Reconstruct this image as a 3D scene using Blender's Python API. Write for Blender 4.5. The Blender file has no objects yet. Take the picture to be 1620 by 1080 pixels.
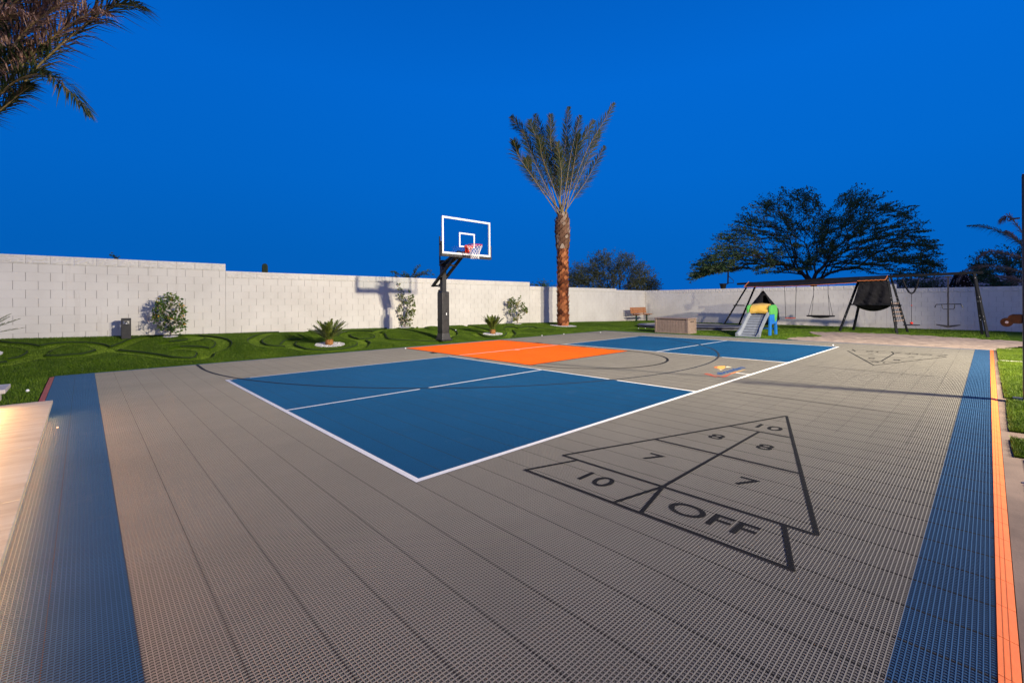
import bpy, math, random
import numpy as np
from mathutils import Vector, Matrix

# ------------------------------------------------------------------ camera
S = bpy.context.scene
CF, CX, CY, CZ, YAW, ROLL, SY = 715.137, -1.741, -2.854, 1.300, 0.812, -0.006, -62.516
Fv = Vector((math.cos(YAW), math.sin(YAW), 0)); Rv = Vector((math.sin(YAW), -math.cos(YAW), 0)); Uv = Vector((0, 0, 1))
R2 = Rv*math.cos(ROLL)+Uv*math.sin(ROLL); U2 = -Rv*math.sin(ROLL)+Uv*math.cos(ROLL)
camd = bpy.data.cameras.new('camera'); cam = bpy.data.objects.new('camera', camd)
S.collection.objects.link(cam); S.camera = cam
M = Matrix.Identity(4)
for i in range(3):
    M[i][0] = R2[i]; M[i][1] = U2[i]; M[i][2] = -Fv[i]
M[0][3], M[1][3], M[2][3] = CX, CY, CZ
cam.matrix_world = M
camd.sensor_width = 36; camd.lens = CF/1620*36; camd.shift_y = SY/1620
camd.clip_start = 0.05; camd.clip_end = 3000

# ------------------------------------------------------------------ sky
W = bpy.data.worlds.new('World'); S.world = W; W.use_nodes = True
wn = W.node_tree; wn.nodes.clear()
wo = wn.nodes.new('ShaderNodeOutputWorld'); wb = wn.nodes.new('ShaderNodeBackground')
tc = wn.nodes.new('ShaderNodeTexCoord'); sx = wn.nodes.new('ShaderNodeSeparateXYZ'); cr = wn.nodes.new('ShaderNodeValToRGB')
wn.links.new(tc.outputs['Generated'], sx.inputs[0]); wn.links.new(sx.outputs['Z'], cr.inputs[0])
mr_ = wn.nodes.new('ShaderNodeMapRange'); mr_.inputs['From Min'].default_value = .2; mr_.inputs['From Max'].default_value = 1.0; mr_.inputs['To Min'].default_value = 1.0; mr_.inputs['To Max'].default_value = 1.10
wn.links.new(sx.outputs['X'], mr_.inputs['Value']); vm_ = wn.nodes.new('ShaderNodeVectorMath'); vm_.operation = 'SCALE'   # the eastern sky is a touch lighter
wn.links.new(cr.outputs[0], vm_.inputs[0]); wn.links.new(mr_.outputs[0], vm_.inputs['Scale']); wn.links.new(vm_.outputs[0], wb.inputs[0]); wn.links.new(wb.outputs[0], wo.inputs[0]); wb.inputs[1].default_value = 1.0
SKY = [(0.0, (0.001, 0.108, 0.47)), (0.10, (0.0005, 0.114, 0.49)), (0.25, (0.0005, 0.126, 0.56)), (0.42, (0.0005, 0.129, 0.60)), (0.58, (0.0005, 0.108, 0.52)), (1.0, (0.0005, 0.06, 0.32))]
el = cr.color_ramp.elements
while len(el) < len(SKY): el.new(0.5)
for e, (p, c) in zip(el, SKY): e.position = p; e.color = (*c, 1)

S.view_settings.view_transform = 'Standard'; S.view_settings.look = 'None'
S.view_settings.exposure = 0; S.view_settings.gamma = 1
S.render.resolution_x = 1024; S.render.resolution_y = 682
S.render.engine = 'CYCLES'
S.cycles.max_bounces = 6; S.cycles.transparent_max_bounces = 12

# ------------------------------------------------------------------ lamps of the place, plus added fill
def aim(o, tgt):
    d = Vector(tgt)-o.location
    o.rotation_euler = d.to_track_quat('-Z', 'Y').to_euler()
def lamp(name, kind, loc, tgt, power, col, **kw):
    l = bpy.data.lights.new(name, kind); l.energy = power; l.color = col
    for k, v in kw.items(): setattr(l, k, v)
    o = bpy.data.objects.new(name, l); S.collection.objects.link(o); o.location = loc; aim(o, tgt); return o
# tall floodlight off to the right of the court
lamp('flood_light', 'SPOT', (10, -16, 8.3), (5.4, 4.0, 1.0), 24500, (1.0, 0.88, 0.72), spot_size=math.radians(114), spot_blend=0.3, shadow_soft_size=0.20)
lamp('flood_light', 'SPOT', (8.3, -7.2, 6.5), (9.5, -0.5, 0.0), 14000, (1.0, 0.89, 0.66), spot_size=math.radians(118), spot_blend=1.0, shadow_soft_size=0.22)
# row of unseen fill lamps added behind and to the left of the camera
for y in (-13, -5.5, 1.5):
    lamp('fill_light', 'AREA', (-9.5, y, 4.2), (6, y+5, 0), 42, (1.0, 0.78, 0.60), size=1.6)
lamp('porch_light', 'AREA', (-3.0, -7.5, 3.2), (2, 0, 0), 20, (1.0, 0.68, 0.42), size=1.2)
lamp('side_fill_light', 'AREA', (1.5, -9.0, 3.6), (6, 6, 0), 20, (1.0, 0.86, 0.72), size=1.5)  # unseen soft fill lamp behind the camera, on its right
# last afterglow of the evening, very soft
sl_ = bpy.data.lights.new('afterglow', 'SUN'); sl_.energy = .30; sl_.angle = math.radians(45); sl_.color = (1.0, .74, .62)
so_ = bpy.data.objects.new('afterglow', sl_); S.collection.objects.link(so_); so_.location = (-20, -20, 20); aim(so_, (0, 0, 5))

# ------------------------------------------------------------------ pixel helpers (photo measurements -> world)
def ray(u, v): return Fv + R2*((u-810)/CF) - U2*((v-540-SY)/CF)
def at(u, v, axis=2, val=0.0):
    d = ray(u, v); t = (val-(CX, CY, CZ)[axis])/d[axis]
    return Vector((CX, CY, CZ))+d*t
def depth_at(u, v, D):                   # point at depth D along the view axis
    return Vector((CX, CY, CZ))+ray(u, v)*D

rnd = random.Random(7); nrng = np.random.default_rng(7)

# ------------------------------------------------------------------ builders
COL = S.collection
WL = {}
def tag(o, label=None, cat=None, group=None, kind=None):
    if label: o['label'] = label
    if cat: o['category'] = cat
    if group: o['group'] = group
    if kind: o['kind'] = kind
    return o
def thing(name, loc, label, cat, group=None):
    o = bpy.data.objects.new(name, None); COL.objects.link(o); o.location = loc; o.empty_display_size = 0.2
    WL[o] = Vector(loc); return tag(o, label, cat, group)
class MB:
    def __init__(s): s.v = []; s.f = []; s.m = []; s.cm = 0
    def add(s, vs, fs):
        b = len(s.v); s.v.extend([tuple(p) for p in vs]); s.f.extend([tuple(b+i for i in f) for f in fs]); s.m.extend([s.cm]*len(fs)); return s
    def box(s, c, d, rot=None, taper=1.0):
        hx, hy, hz = d[0]/2, d[1]/2, d[2]/2; c = Vector(c)
        vs = [Vector((x*hx*(taper if z > 0 else 1), y*hy*(taper if z > 0 else 1), z*hz)) for z in (-1, 1) for y in (-1, 1) for x in (-1, 1)]
        if rot is not None: vs = [rot @ p for p in vs]
        return s.add([p+c for p in vs], [(0,2,3,1),(4,5,7,6),(0,1,5,4),(1,3,7,5),(3,2,6,7),(2,0,4,6)])
    def box2(s, a, b):
        return s.box([(a[i]+b[i])/2 for i in range(3)], [abs(b[i]-a[i]) for i in range(3)])
    def bar(s, a, b, w, h=None, up=(0, 0, 1)):
        a = Vector(a); b = Vector(b); h = h or w
        z = (b-a).normalized(); u = Vector(up)
        if abs(z.dot(u)) > .98: u = Vector((1, 0, 0))
        x = z.cross(u).normalized(); y = x.cross(z)
        rot = Matrix((x, y, z)).transposed()
        return s.box((a+b)/2, (w, h, (b-a).length), rot)
    def tube(s, pts, r, n=8, cap=True, closed=False):
        pts = [Vector(p) for p in pts]; rs = r if isinstance(r, (list, tuple)) else [r]*len(pts)
        vs = []; up = Vector((0, 0, 1)); prev = None
        for i, p in enumerate(pts):
            if closed: t = pts[(i+1) % len(pts)]-pts[i-1]
            else: t = pts[min(i+1, len(pts)-1)]-pts[max(i-1, 0)]
            if t.length < 1e-9: t = Vector((0, 0, 1))
            t.normalize()
            if prev is None:
                x = t.cross(up)
                if x.length < 0.05: x = t.cross(Vector((1, 0, 0)))
            else: x = prev - t*prev.dot(t)
            x.normalize(); prev = x; y = t.cross(x)
            for k in range(n):
                a = 2*math.pi*k/n; vs.append(p+(x*math.cos(a)+y*math.sin(a))*rs[i])
        fs = []
        L = len(pts)
        for i in range(L if closed else L-1):
            j = (i+1) % L
            for k in range(n): fs.append((i*n+k, i*n+(k+1) % n, j*n+(k+1) % n, j*n+k))
        if cap and not closed: fs += [tuple(range(n))[::-1], tuple((L-1)*n+k for k in range(n))]
        return s.add(vs, fs)
    def lathe(s, c, prof, n=24):
        c = Vector(c); vs = []; fs = []
        for r, z in prof:
            for k in range(n):
                a = 2*math.pi*k/n; vs.append(c+Vector((r*math.cos(a), r*math.sin(a), z)))
        for i in range(len(prof)-1):
            for k in range(n): fs.append((i*n+k, i*n+(k+1) % n, (i+1)*n+(k+1) % n, (i+1)*n+k))
        fs += [tuple(range(n))[::-1], tuple((len(prof)-1)*n+k for k in range(n))]
        return s.add(vs, fs)
    def sphere(s, c, r, n=10, sc=(1, 1, 1)):
        c = Vector(c); vs = []; fs = []; m = n//2
        for i in range(m+1):
            t = math.pi*i/m
            for k in range(n):
                a = 2*math.pi*k/n; vs.append(c+Vector((r*sc[0]*math.sin(t)*math.cos(a), r*sc[1]*math.sin(t)*math.sin(a), r*sc[2]*math.cos(t))))
        for i in range(m):
            for k in range(n): fs.append((i*n+k, (i+1)*n+k, (i+1)*n+(k+1) % n, i*n+(k+1) % n))
        return s.add(vs, fs)
    def sheet(s, poly, z):
        return s.add([(p[0], p[1], z) for p in poly], [tuple(range(len(poly)))])
    def slab(s, poly, z0, z1):
        n = len(poly); vs = [(p[0], p[1], z0) for p in poly]+[(p[0], p[1], z1) for p in poly]
        return s.add(vs, [tuple(range(n))[::-1], tuple(range(n, 2*n))]+[(i, (i+1) % n, n+(i+1) % n, n+i) for i in range(n)])
    def build(s, name, mat, parent=None, loc=None, smooth=False, bevel=0):
        off = WL[parent] if parent is not None else (Vector(loc) if loc is not None else Vector((0, 0, 0)))
        me = bpy.data.meshes.new(name)
        va = np.array(s.v, dtype=np.float64)-np.array(off)
        me.from_pydata(va.tolist(), [], s.f)
        mats = mat if isinstance(mat, (list, tuple)) else [mat]
        for m in mats: me.materials.append(m)
        if len(mats) > 1: me.polygons.foreach_set('material_index', s.m)
        if smooth: me.polygons.foreach_set('use_smooth', [True]*len(me.polygons))
        o = bpy.data.objects.new(name, me); COL.objects.link(o)
        if parent is not None: o.parent = parent
        elif loc is not None: o.location = loc
        WL[o] = off
        if bevel:
            b = o.modifiers.new('bevel', 'BEVEL'); b.width = bevel; b.segments = 2; b.limit_method = 'ANGLE'
        return o
def np_mesh(name, V, Fa, mat, parent=None, off=None, smooth=False):   # V (n,3), Fa (m,k) arrays
    o_ = WL[parent] if parent is not None else (Vector(off) if off is not None else Vector((0, 0, 0)))
    V = np.asarray(V, float)-np.array(o_)
    me = bpy.data.meshes.new(name); k = Fa.shape[1]
    me.vertices.add(len(V)); me.vertices.foreach_set('co', V.ravel())
    me.loops.add(Fa.size); me.loops.foreach_set('vertex_index', Fa.ravel().astype(np.int32))
    me.polygons.add(len(Fa)); me.polygons.foreach_set('loop_start', np.arange(0, Fa.size, k, dtype=np.int32))
    me.update(calc_edges=True)
    if smooth: me.polygons.foreach_set('use_smooth', [True]*len(Fa))
    me.materials.append(mat)
    o = bpy.data.objects.new(name, me); COL.objects.link(o)
    if parent is not None: o.parent = parent
    elif off is not None: o.location = off
    WL[o] = o_
    return o

# ------------------------------------------------------------------ materials
class N:
    """tiny node helper"""
    def __init__(s, name):
        s.mat = bpy.data.materials.new(name); s.mat.use_nodes = True; s.t = s.mat.node_tree
        s.b = s.t.nodes['Principled BSDF']; s.out = s.t.nodes['Material Output']; s._p = None
    def n(s, typ, **kw):
        x = s.t.nodes.new(typ)
        for k, v in kw.items(): setattr(x, k, v)
        return x
    def put(s, sock, val):
        if isinstance(val, (int, float)): sock.default_value = val
        elif isinstance(val, (tuple, list)): sock.default_value = (*val, 1) if len(val) == 3 and sock.type == 'RGBA' else val
        else: s.t.links.new(val, sock)
    def m(s, op, a, b=0.0, c=None):
        x = s.n('ShaderNodeMath', operation=op); s.put(x.inputs[0], a); s.put(x.inputs[1], b)
        if c is not None: s.put(x.inputs[2], c)
        return x.outputs[0]
    def pos(s):
        if s._p is None: s._p = s.n('ShaderNodeNewGeometry').outputs['Position']
        return s._p
    def xyz(s):
        x = s.n('ShaderNodeSeparateXYZ'); s.put(x.inputs[0], s.pos()); return x.outputs
    def noise(s, scale, detail=3, rough=.55, vec=None, out='Fac'):
        x = s.n('ShaderNodeTexNoise'); x.inputs['Scale'].default_value = scale; x.inputs['Detail'].default_value = detail; x.inputs['Roughness'].default_value = rough
        s.put(x.inputs['Vector'], vec if vec is not None else s.pos()); return x.outputs[out]
    def ramp(s, fac, stops):
        x = s.n('ShaderNodeValToRGB'); e = x.color_ramp.elements
        while len(e) < len(stops): e.new(.5)
        for q, (p, c) in zip(e, stops): q.position = p; q.color = (*c, 1) if len(c) == 3 else c
        s.put(x.inputs[0], fac); return x.outputs[0]
    def mix(s, fac, a, b, mode='MIX'):
        x = s.n('ShaderNodeMix', data_type='RGBA', blend_type=mode); s.put(x.inputs[0], fac)
        s.put(x.inputs[6], a); s.put(x.inputs[7], b); return x.outputs[2]
    def scalev(s, v):
        x = s.n('ShaderNodeVectorMath', operation='MULTIPLY'); s.put(x.inputs[0], s.pos()); x.inputs[1].default_value = v; return x.outputs[0]
    def bump(s, h, strength=.3, dist=.02):
        x = s.n('ShaderNodeBump'); x.inputs['Strength'].default_value = strength; x.inputs['Distance'].default_value = dist
        s.put(x.inputs['Height'], h); s.t.links.new(x.outputs[0], s.b.inputs['Normal'])
    def set(s, col=None, rough=None, metal=None, spec=None):
        if col is not None: s.put(s.b.inputs['Base Color'], col)
        if rough is not None: s.put(s.b.inputs['Roughness'], rough)
        if metal is not None: s.b.inputs['Metallic'].default_value = metal
        if spec is not None: s.b.inputs['Specular IOR Level'].default_value = spec
        return s
def mat_noise(name, c1, c2, scale=6, rough=.7, bump=0, bscale=60, bdist=.01, metal=0, spec=.4, detail=4):
    a = N(name); f = a.noise(scale, detail); a.set(a.ramp(f, [(.3, c1), (.7, c2)]), rough, metal, spec)
    if bump: a.bump(a.noise(bscale, 4), bump, bdist)
    return a.mat
def mat_island(name, stops, rough=.6, trans=0.0, nscale=None):
    a = N(name); g = a.n('ShaderNodeNewGeometry'); c = a.ramp(g.outputs['Random Per Island'], stops)
    if nscale: c = a.mix(.35, c, a.ramp(a.noise(nscale), [(.3, (.3, .3, .3)), (.7, (1.6, 1.6, 1.6))]), 'MULTIPLY')
    a.set(c, rough, spec=.3)
    if trans:
        t = a.n('ShaderNodeBsdfTranslucent'); a.put(t.inputs[0], c); mx = a.n('ShaderNodeMixShader'); mx.inputs[0].default_value = trans
        a.t.links.new(a.b.outputs[0], mx.inputs[1]); a.t.links.new(t.outputs[0], mx.inputs[2]); a.t.links.new(mx.outputs[0], a.out.inputs[0])
    return a.mat

# court colours chosen by where the tile lies
T = 0.2648; CELL = T/16; X0, Y0 = -1.592, -2.604
XA, XB, YA, YB = -2.125, 15.06, -2.868, 8.86
KX0, KX1, KY0, KY1 = 4.93, 8.60, 3.65, 8.63          # painted key
PX = [0, 4.628, 8.935, 13.5]; PW = 6.096; PMID = 3.03  # paddle court
def court_colour(a):
    o = a.xyz(); X, Y = o[0], o[1]
    def bx(x0, x1, y0, y1):
        r = a.m('MULTIPLY', a.m('GREATER_THAN', X, x0), a.m('LESS_THAN', X, x1))
        return a.m('MULTIPLY', r, a.m('MULTIPLY', a.m('GREATER_THAN', Y, y0), a.m('LESS_THAN', Y, y1)))
    # each moulded tile a shade of its own
    fx = a.m('FLOOR', a.m('DIVIDE', a.m('SUBTRACT', X, X0), T)); fy = a.m('FLOOR', a.m('DIVIDE', a.m('SUBTRACT', Y, Y0), T))
    cb = a.n('ShaderNodeCombineXYZ'); a.put(cb.inputs[0], fx); a.put(cb.inputs[1], fy)
    wn_ = a.n('ShaderNodeTexWhiteNoise', noise_dimensions='2D'); a.put(wn_.inputs['Vector'], cb.outputs[0])
    var = a.m('MULTIPLY_ADD', wn_.outputs['Value'], .05, .975)
    dirt = a.m('MULTIPLY_ADD', a.noise(.7, 5), .30, .85)
    dust = a.noise(2.5, 6, .7)
    gray = (0.212, 0.198, 0.172); blue = (0.006, 0.076, 0.190); edge = (0.030, 0.086, 0.180); oran = (0.78, 0.125, 0.004)
    c = a.mix(bx(-1.592, 14.93, -2.604, 8.79), edge, gray)
    c = a.mix(bx(PX[0], PX[1], 0, PW), c, blue); c = a.mix(bx(PX[2], PX[3], 0, PW), c, blue)
    c = a.mix(bx(KX0, KX1, KY0, KY1), c, oran)
    k = a.m('MULTIPLY', var, dirt)
    v = a.n('ShaderNodeCombineColor'); [a.put(v.inputs[i], k) for i in range(3)]
    c = a.mix(1.0, c, v.outputs[0], 'MULTIPLY')
    return a.mix(a.m('MULTIPLY', a.m('GREATER_THAN', dust, .62), .018), c, (.45, .42, .38))
def cellmask(a, w1, w2):
    o = a.xyz()
    u = a.m('FRACT', a.m('DIVIDE', a.m('SUBTRACT', o[0], X0-20*T), CELL)); v = a.m('FRACT', a.m('DIVIDE', a.m('SUBTRACT', o[1], Y0-20*T), CELL))
    d1 = a.m('LESS_THAN', a.m('ABSOLUTE', a.m('SUBTRACT', u, v)), w2)
    d2 = a.m('LESS_THAN', a.m('ABSOLUTE', a.m('SUBTRACT', a.m('ADD', u, v), 1.0)), w2)
    e = a.m('LESS_THAN', a.m('MINIMUM', a.m('MINIMUM', u, v), a.m('SUBTRACT', 1.0, a.m('MAXIMUM', u, v))), w1)
    return a.m('MAXIMUM', a.m('MAXIMUM', d1, d2), e)
a = N('court_tile'); a.set(court_colour(a), .7, spec=.15); M_tile = a.mat
a = N('court_tile_lower'); cc = court_colour(a); a.set(a.mix(cellmask(a, .08, .08), (.014, .013, .012), a.mix(.35, cc, (.02, .02, .02))), .7, spec=.1); M_tile_low = a.mat  # dark base in the holes; shade of the recess is put into the colour
M_seam = mat_noise('court_seam', (.022, .02, .019), (.04, .036, .033), 8, .9)
def paint(name, col, hole=.12):
    a = N(name); f = a.noise(25, 4); a.set(a.mix(f, col, tuple(x*.72 for x in col)), .8, spec=.12)
    tr = a.n('ShaderNodeBsdfTransparent'); mx = a.n('ShaderNodeMixShader')
    wear = a.m('GREATER_THAN', a.noise(90, 3), .30)
    a.put(mx.inputs[0], a.m('MULTIPLY', cellmask(a, .17, hole*.85), wear)); a.t.links.new(tr.outputs[0], mx.inputs[1]); a.t.links.new(a.b.outputs[0], mx.inputs[2]); a.t.links.new(mx.outputs[0], a.out.inputs[0])
    return a.mat
M_pwhite = paint('line_white', (.82, .80, .78), .24); M_pblack = paint('line_black', (.010, .010, .011), .20)
M_pred = paint('mark_red', (.36, .085, .055), .25); M_pyel = paint('mark_yellow', (.60, .33, .09), .25); M_pblue = paint('mark_blue', (.035, .075, .19), .25); M_pcream = paint('mark_cream', (.62, .54, .38), .25)
M_pork = paint('mark_orange', (.50, .17, .06), .25)

def mat_block():
    a = N('block_paint'); f = a.noise(1.3, 5); g = a.noise(22, 4)
    c = a.ramp(f, [(.3, (.60, .575, .52)), (.7, (.69, .665, .605))])
    o = a.xyz(); low = a.m('LESS_THAN', a.m('ADD', o[2], a.m('MULTIPLY', a.noise(5, 4), .25)), .35)
    drip = a.noise(1.0, 5, .6, a.scalev((3.5, 3.5, .35)))
    c = a.mix(a.m('MULTIPLY', a.m('GREATER_THAN', drip, .62), .12), c, (.42, .36, .30))
    c = a.mix(a.m('MULTIPLY', low, .10), c, (.38, .30, .22)); a.set(c, .85, spec=.2)
    h = a.m('ADD', a.m('MULTIPLY', g, .6), a.noise(160, 3)); a.bump(h, .35, .006); return a.mat
M_block = mat_block()
M_mortar = mat_noise('mortar_joint', (.30, .275, .25), (.36, .33, .30), 12, .95)
def mat_grass(name, st):
    a = N(name); g = a.n('ShaderNodeNewGeometry'); c = a.ramp(g.outputs['Random Per Island'], st)
    c = a.mix(.75, c, a.ramp(a.noise(1.6, 5, .65), [(.35, (.50, .56, .5)), (.65, (1.4, 1.32, 1.3))]), 'MULTIPLY'); a.set(c, .55, spec=.25); return a.mat
M_blade = mat_grass('turf_blades', [(0, (.040, .085, .002)), (.5, (.072, .142, .003)), (.85, (.105, .185, .005)), (1, (.16, .21, .03))])
M_edge = mat_noise('cut_turf_edge', (.012, .026, .004), (.022, .042, .007), 30, .95)
M_blade2 = mat_grass('turf_blades_bright', [(0, (.065, .125, .003)), (.5, (.10, .17, .005)), (1, (.16, .21, .02))])
a = N('turf_base'); f = a.noise(55, 5, .7); c = a.ramp(f, [(.3, (.035, .075, .002)), (.7, (.08, .145, .003))])
c = a.mix(.6, c, a.ramp(a.noise(1.8, 4), [(.3, (.6, .65, .6)), (.7, (1.35, 1.3, 1.2))]), 'MULTIPLY'); a.set(c, .9, spec=.1); a.bump(a.noise(220, 3), .8, .02); M_turf = a.mat
a = N('dry_earth'); a.set(a.ramp(a.noise(1.2, 6, .7), [(.3, (.14, .10, .075)), (.7, (.22, .165, .12))]), .95, spec=.1); a.bump(a.noise(14, 6, .7), .6, .05); M_earth = a.mat
a = N('play_sand'); a.set(a.ramp(a.noise(3.5, 6, .7), [(.3, (.25, .19, .15)), (.7, (.35, .275, .22))]), .95, spec=.1); a.bump(a.noise(7, 5, .65), .6, .05); M_sand = a.mat
M_rib_orange = mat_noise('ramp_orange', (.66, .125, .015), (.74, .155, .02), 9, .5, .2, 120, .003)
M_rib_red = mat_noise('ramp_red', (.50, .07, .035), (.60, .10, .05), 9, .5, .2, 120, .003)
M_concrete = mat_noise('edge_concrete', (.10, .066, .052), (.19, .13, .10), 2.2, .85, .3, 70, .006)
M_paver = mat_noise('pale_paver', (.42, .36, .31), (.52, .46, .40), 4, .8, .25, 80, .004)
M_gravel = mat_island('pebbles', [(0, (.30, .26, .22)), (.5, (.55, .50, .45)), (1, (.78, .75, .72))], .7)
M_wpeb = mat_island('white_pebbles', [(0, (.38, .37, .36)), (1, (.74, .72, .70))], .6)
a = N('travertine'); f = a.noise(1.0, 7, .65, a.scalev((2.2, 9, 9))); c = a.ramp(f, [(.25, (.43, .32, .19)), (.5, (.56, .455, .30)), (.75, (.64, .56, .41))])
a.set(c, .55); a.bump(a.noise(40, 5), .12, .004); M_trav = a.mat
M_stone = mat_noise('limestone', (.46, .40, .34), (.60, .54, .47), 7, .75, .3, 50, .006)
M_black = mat_noise('black_powder_coat', (.014, .014, .016), (.026, .026, .028), 12, .42, .08, 200, .001)
M_dgray = mat_noise('slate_frame_paint', (.005, .006, .008), (.010, .012, .015), 10, .65, .1, 150, .001, spec=.15)
M_pad = mat_noise('pole_pad_vinyl', (.020, .019, .019), (.036, .034, .033), 7, .42, .5, 14, .02)
M_fabric = mat_noise('black_fabric', (.008, .008, .010), (.018, .018, .021), 5, .9, .7, 9, .05, spec=.15)
M_orangetrim = mat_noise('orange_webbing', (.42, .12, .03), (.55, .17, .045), 20, .7)
M_steel = mat_noise('zinc_steel', (.45, .45, .46), (.60, .60, .62), 20, .35, metal=.9)
M_red = mat_noise('rim_red', (.62, .03, .012), (.78, .05, .02), 12, .35)
M_net = mat_noise('net_cord', (.72, .70, .70), (.85, .83, .82), 40, .8)
M_white = mat_noise('white_frame', (.72, .73, .75), (.82, .83, .84), 10, .4)
M_wood = mat_noise('bench_timber', (.36, .13, .045), (.52, .22, .08), 14, .55, .3, 40, .004)
M_box = mat_noise('taupe_resin', (.20, .145, .115), (.26, .195, .16), 9, .6, .25, 60, .004)
M_slide = mat_noise('grey_plastic', (.16, .18, .21), (.22, .245, .28), 6, .4)
M_pblue_ = mat_noise('blue_plastic', (.006, .11, .42), (.012, .16, .52), 6, .38)
M_pgreen = mat_noise('green_plastic', (.07, .32, .06), (.10, .40, .09), 6, .4)
M_pyellow = mat_noise('yellow_plastic', (.55, .33, .05), (.68, .45, .10), 6, .4)
M_tramp = mat_noise('trampoline_mat', (.035, .037, .045), (.06, .062, .072), 5, .8, .4, 25, .01)
M_trampad = mat_noise('trampoline_pad', (.12, .12, .135), (.20, .20, .215), 3.5, .6, .5, 10, .03)
M_rope = mat_noise('rope_tan', (.42, .26, .17), (.60, .42, .30), 30, .85)
M_rope_b = mat_noise('rope_black', (.012, .012, .014), (.03, .03, .034), 30, .8)
M_bronze = mat_noise('bronze_winch', (.05, .018, .005), (.13, .05, .012), 18, .3, metal=.5)
a = N('hoop_glass'); a.set((.86, .93, .95), .02, spec=.6)
tr = a.n('ShaderNodeBsdfTransparent'); tr.inputs[0].default_value = (.95, .97, .98, 1); mx = a.n('ShaderNodeMixShader'); gl = a.n('ShaderNodeBsdfGlossy'); gl.inputs['Roughness'].default_value = .03
fr = a.n('ShaderNodeFresnel'); fr.inputs[0].default_value = 1.5
a.t.links.new(fr.outputs[0], mx.inputs[0]); a.t.links.new(tr.outputs[0], mx.inputs[1]); a.t.links.new(gl.outputs[0], mx.inputs[2]); a.t.links.new(mx.outputs[0], a.out.inputs[0]); M_glass = a.mat
def bark(name, c1, c2): return mat_noise(name, c1, c2, 9, .9, .6, 30, .02, spec=.15)
M_bark = bark('dark_bark', (.045, .032, .026), (.10, .075, .06))
M_bark_pale = bark('pale_stem', (.36, .30, .23), (.50, .43, .34))
M_acacia = mat_island('acacia_leaf', [(0, (.034, .078, .026)), (.45, (.062, .125, .042)), (.8, (.10, .155, .05)), (1, (.16, .13, .06))], .7, .25)
M_olive = mat_island('olive_leaf', [(0, (.070, .090, .040)), (.5, (.12, .145, .065)), (1, (.19, .18, .10))], .7, .25)
M_shrub = mat_island('shrub_leaf', [(0, (.035, .085, .012)), (.45, (.075, .15, .020)), (.82, (.13, .20, .03)), (.93, (.22, .24, .05)), (.97, (.60, .30, .03)), (1, (.62, .28, .03))], .6, .15)
M_shrub2 = mat_island('pale_shrub_leaf', [(0, (.05, .09, .012)), (.5, (.10, .15, .022)), (.85, (.17, .21, .04)), (1, (.40, .28, .06))], .6, .15)
M_cycad = mat_island('cycad_leaf', [(0, (.055, .090, .012)), (.6, (.13, .17, .022)), (1, (.22, .24, .04))], .4, .15)
M_dfrond = mat_island('palm_leaflet', [(0, (.026, .046, .014)), (.45, (.050, .078, .024)), (.8, (.085, .100, .035)), (1, (.20, .12, .07))], .6, .25)
M_dryfrond = mat_island('dry_palm_leaflet', [(0, (.17, .095, .07)), (.5, (.33, .20, .15)), (1, (.50, .34, .28))], .7, .2)
M_rachis = mat_noise('palm_rachis', (.22, .16, .055), (.34, .25, .10), 6, .5)
M_boot = mat_island('palm_boot', [(0, (.06, .016, .008)), (.5, (.23, .070, .026)), (1, (.50, .19, .075))], .75, 0, 25)
M_bootg = mat_island('palm_boot_fibre', [(0, (.12, .06, .035)), (.6, (.22, .12, .075)), (1, (.42, .33, .26))], .8, 0, 25)
M_fibre = mat_island('cycad_fibre', [(0, (.26, .10, .03)), (.6, (.42, .19, .06)), (1, (.55, .30, .12))], .85)
M_cactus = mat_noise('cactus_skin', (.03, .05, .02), (.05, .07, .03), 9, .8)
M_hill = mat_noise('desert_hill', (.48, .27, .21), (.60, .36, .29), .05, .95)
M_ball = mat_noise('golf_ball_white', (.80, .80, .80), (.86, .86, .86), 30, .35)
a = N('lamp_glow'); a.b.inputs['Emission Color'].default_value = (1, .62, .28, 1); a.b.inputs['Emission Strength'].default_value = 1.2; a.set((.8, .6, .4), .4); M_glow = a.mat

# ================================================================== SETTING
WZ = [(-8, .55), (-3, .52), (1.3, .42), (14, .27), (22, .09), (25, .04), (60, .03)]
def wallz(x):
    for (a0, z0), (a1, z1) in zip(WZ, WZ[1:]):
        if x <= a1: return z0+(z1-z0)*max(0, (x-a0)/(a1-a0))
    return .03
WZx = np.array([p[0] for p in WZ]); WZz = np.array([p[1] for p in WZ])
CH = []                                            # putting channels, as world polylines
def lawn_base(x, y):
    x = np.asarray(x, float); y = np.asarray(y, float)
    t = np.clip((y-8.87)/3.73, 0, 1.2); wz = np.interp(x, WZx, WZz)
    z = wz*(1-(1-np.clip(t, 0, 1))**1.25)
    m = np.clip(t*4, 0, 1)*np.clip((12.6-y)*1.5, 0, 1)
    far = np.clip((22-x)/5, 0, 1)
    z = z+m*far*(.065*np.sin(x*1.15+.6*np.sin(y*1.3))*np.cos(y*1.1+.4)+.025*np.sin(2.3*x+1.7*y))
    return z-.012*np.clip(1-t*30, 0, 1)
def on_lawn(u, v):
    d = ray(u, v); p = Vector((CX, CY, CZ)); lo = 4.0
    t = lo
    while t < 60:
        q = p+d*t
        if q.z <= float(lawn_base(q.x, q.y)): return Vector((q.x, q.y, float(lawn_base(q.x, q.y))))
        t += .02
    return at(u, v, 2, 0)
def zA(pts): return [(x/4.0, 380+y/4.0) for x, y in pts]
def zB(pts): return [(350+x/4.5, 380+y/4.5) for x, y in pts]
def zC(pts): return [(640+x/4.5, 320+y/4.5) for x, y in pts]
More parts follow.
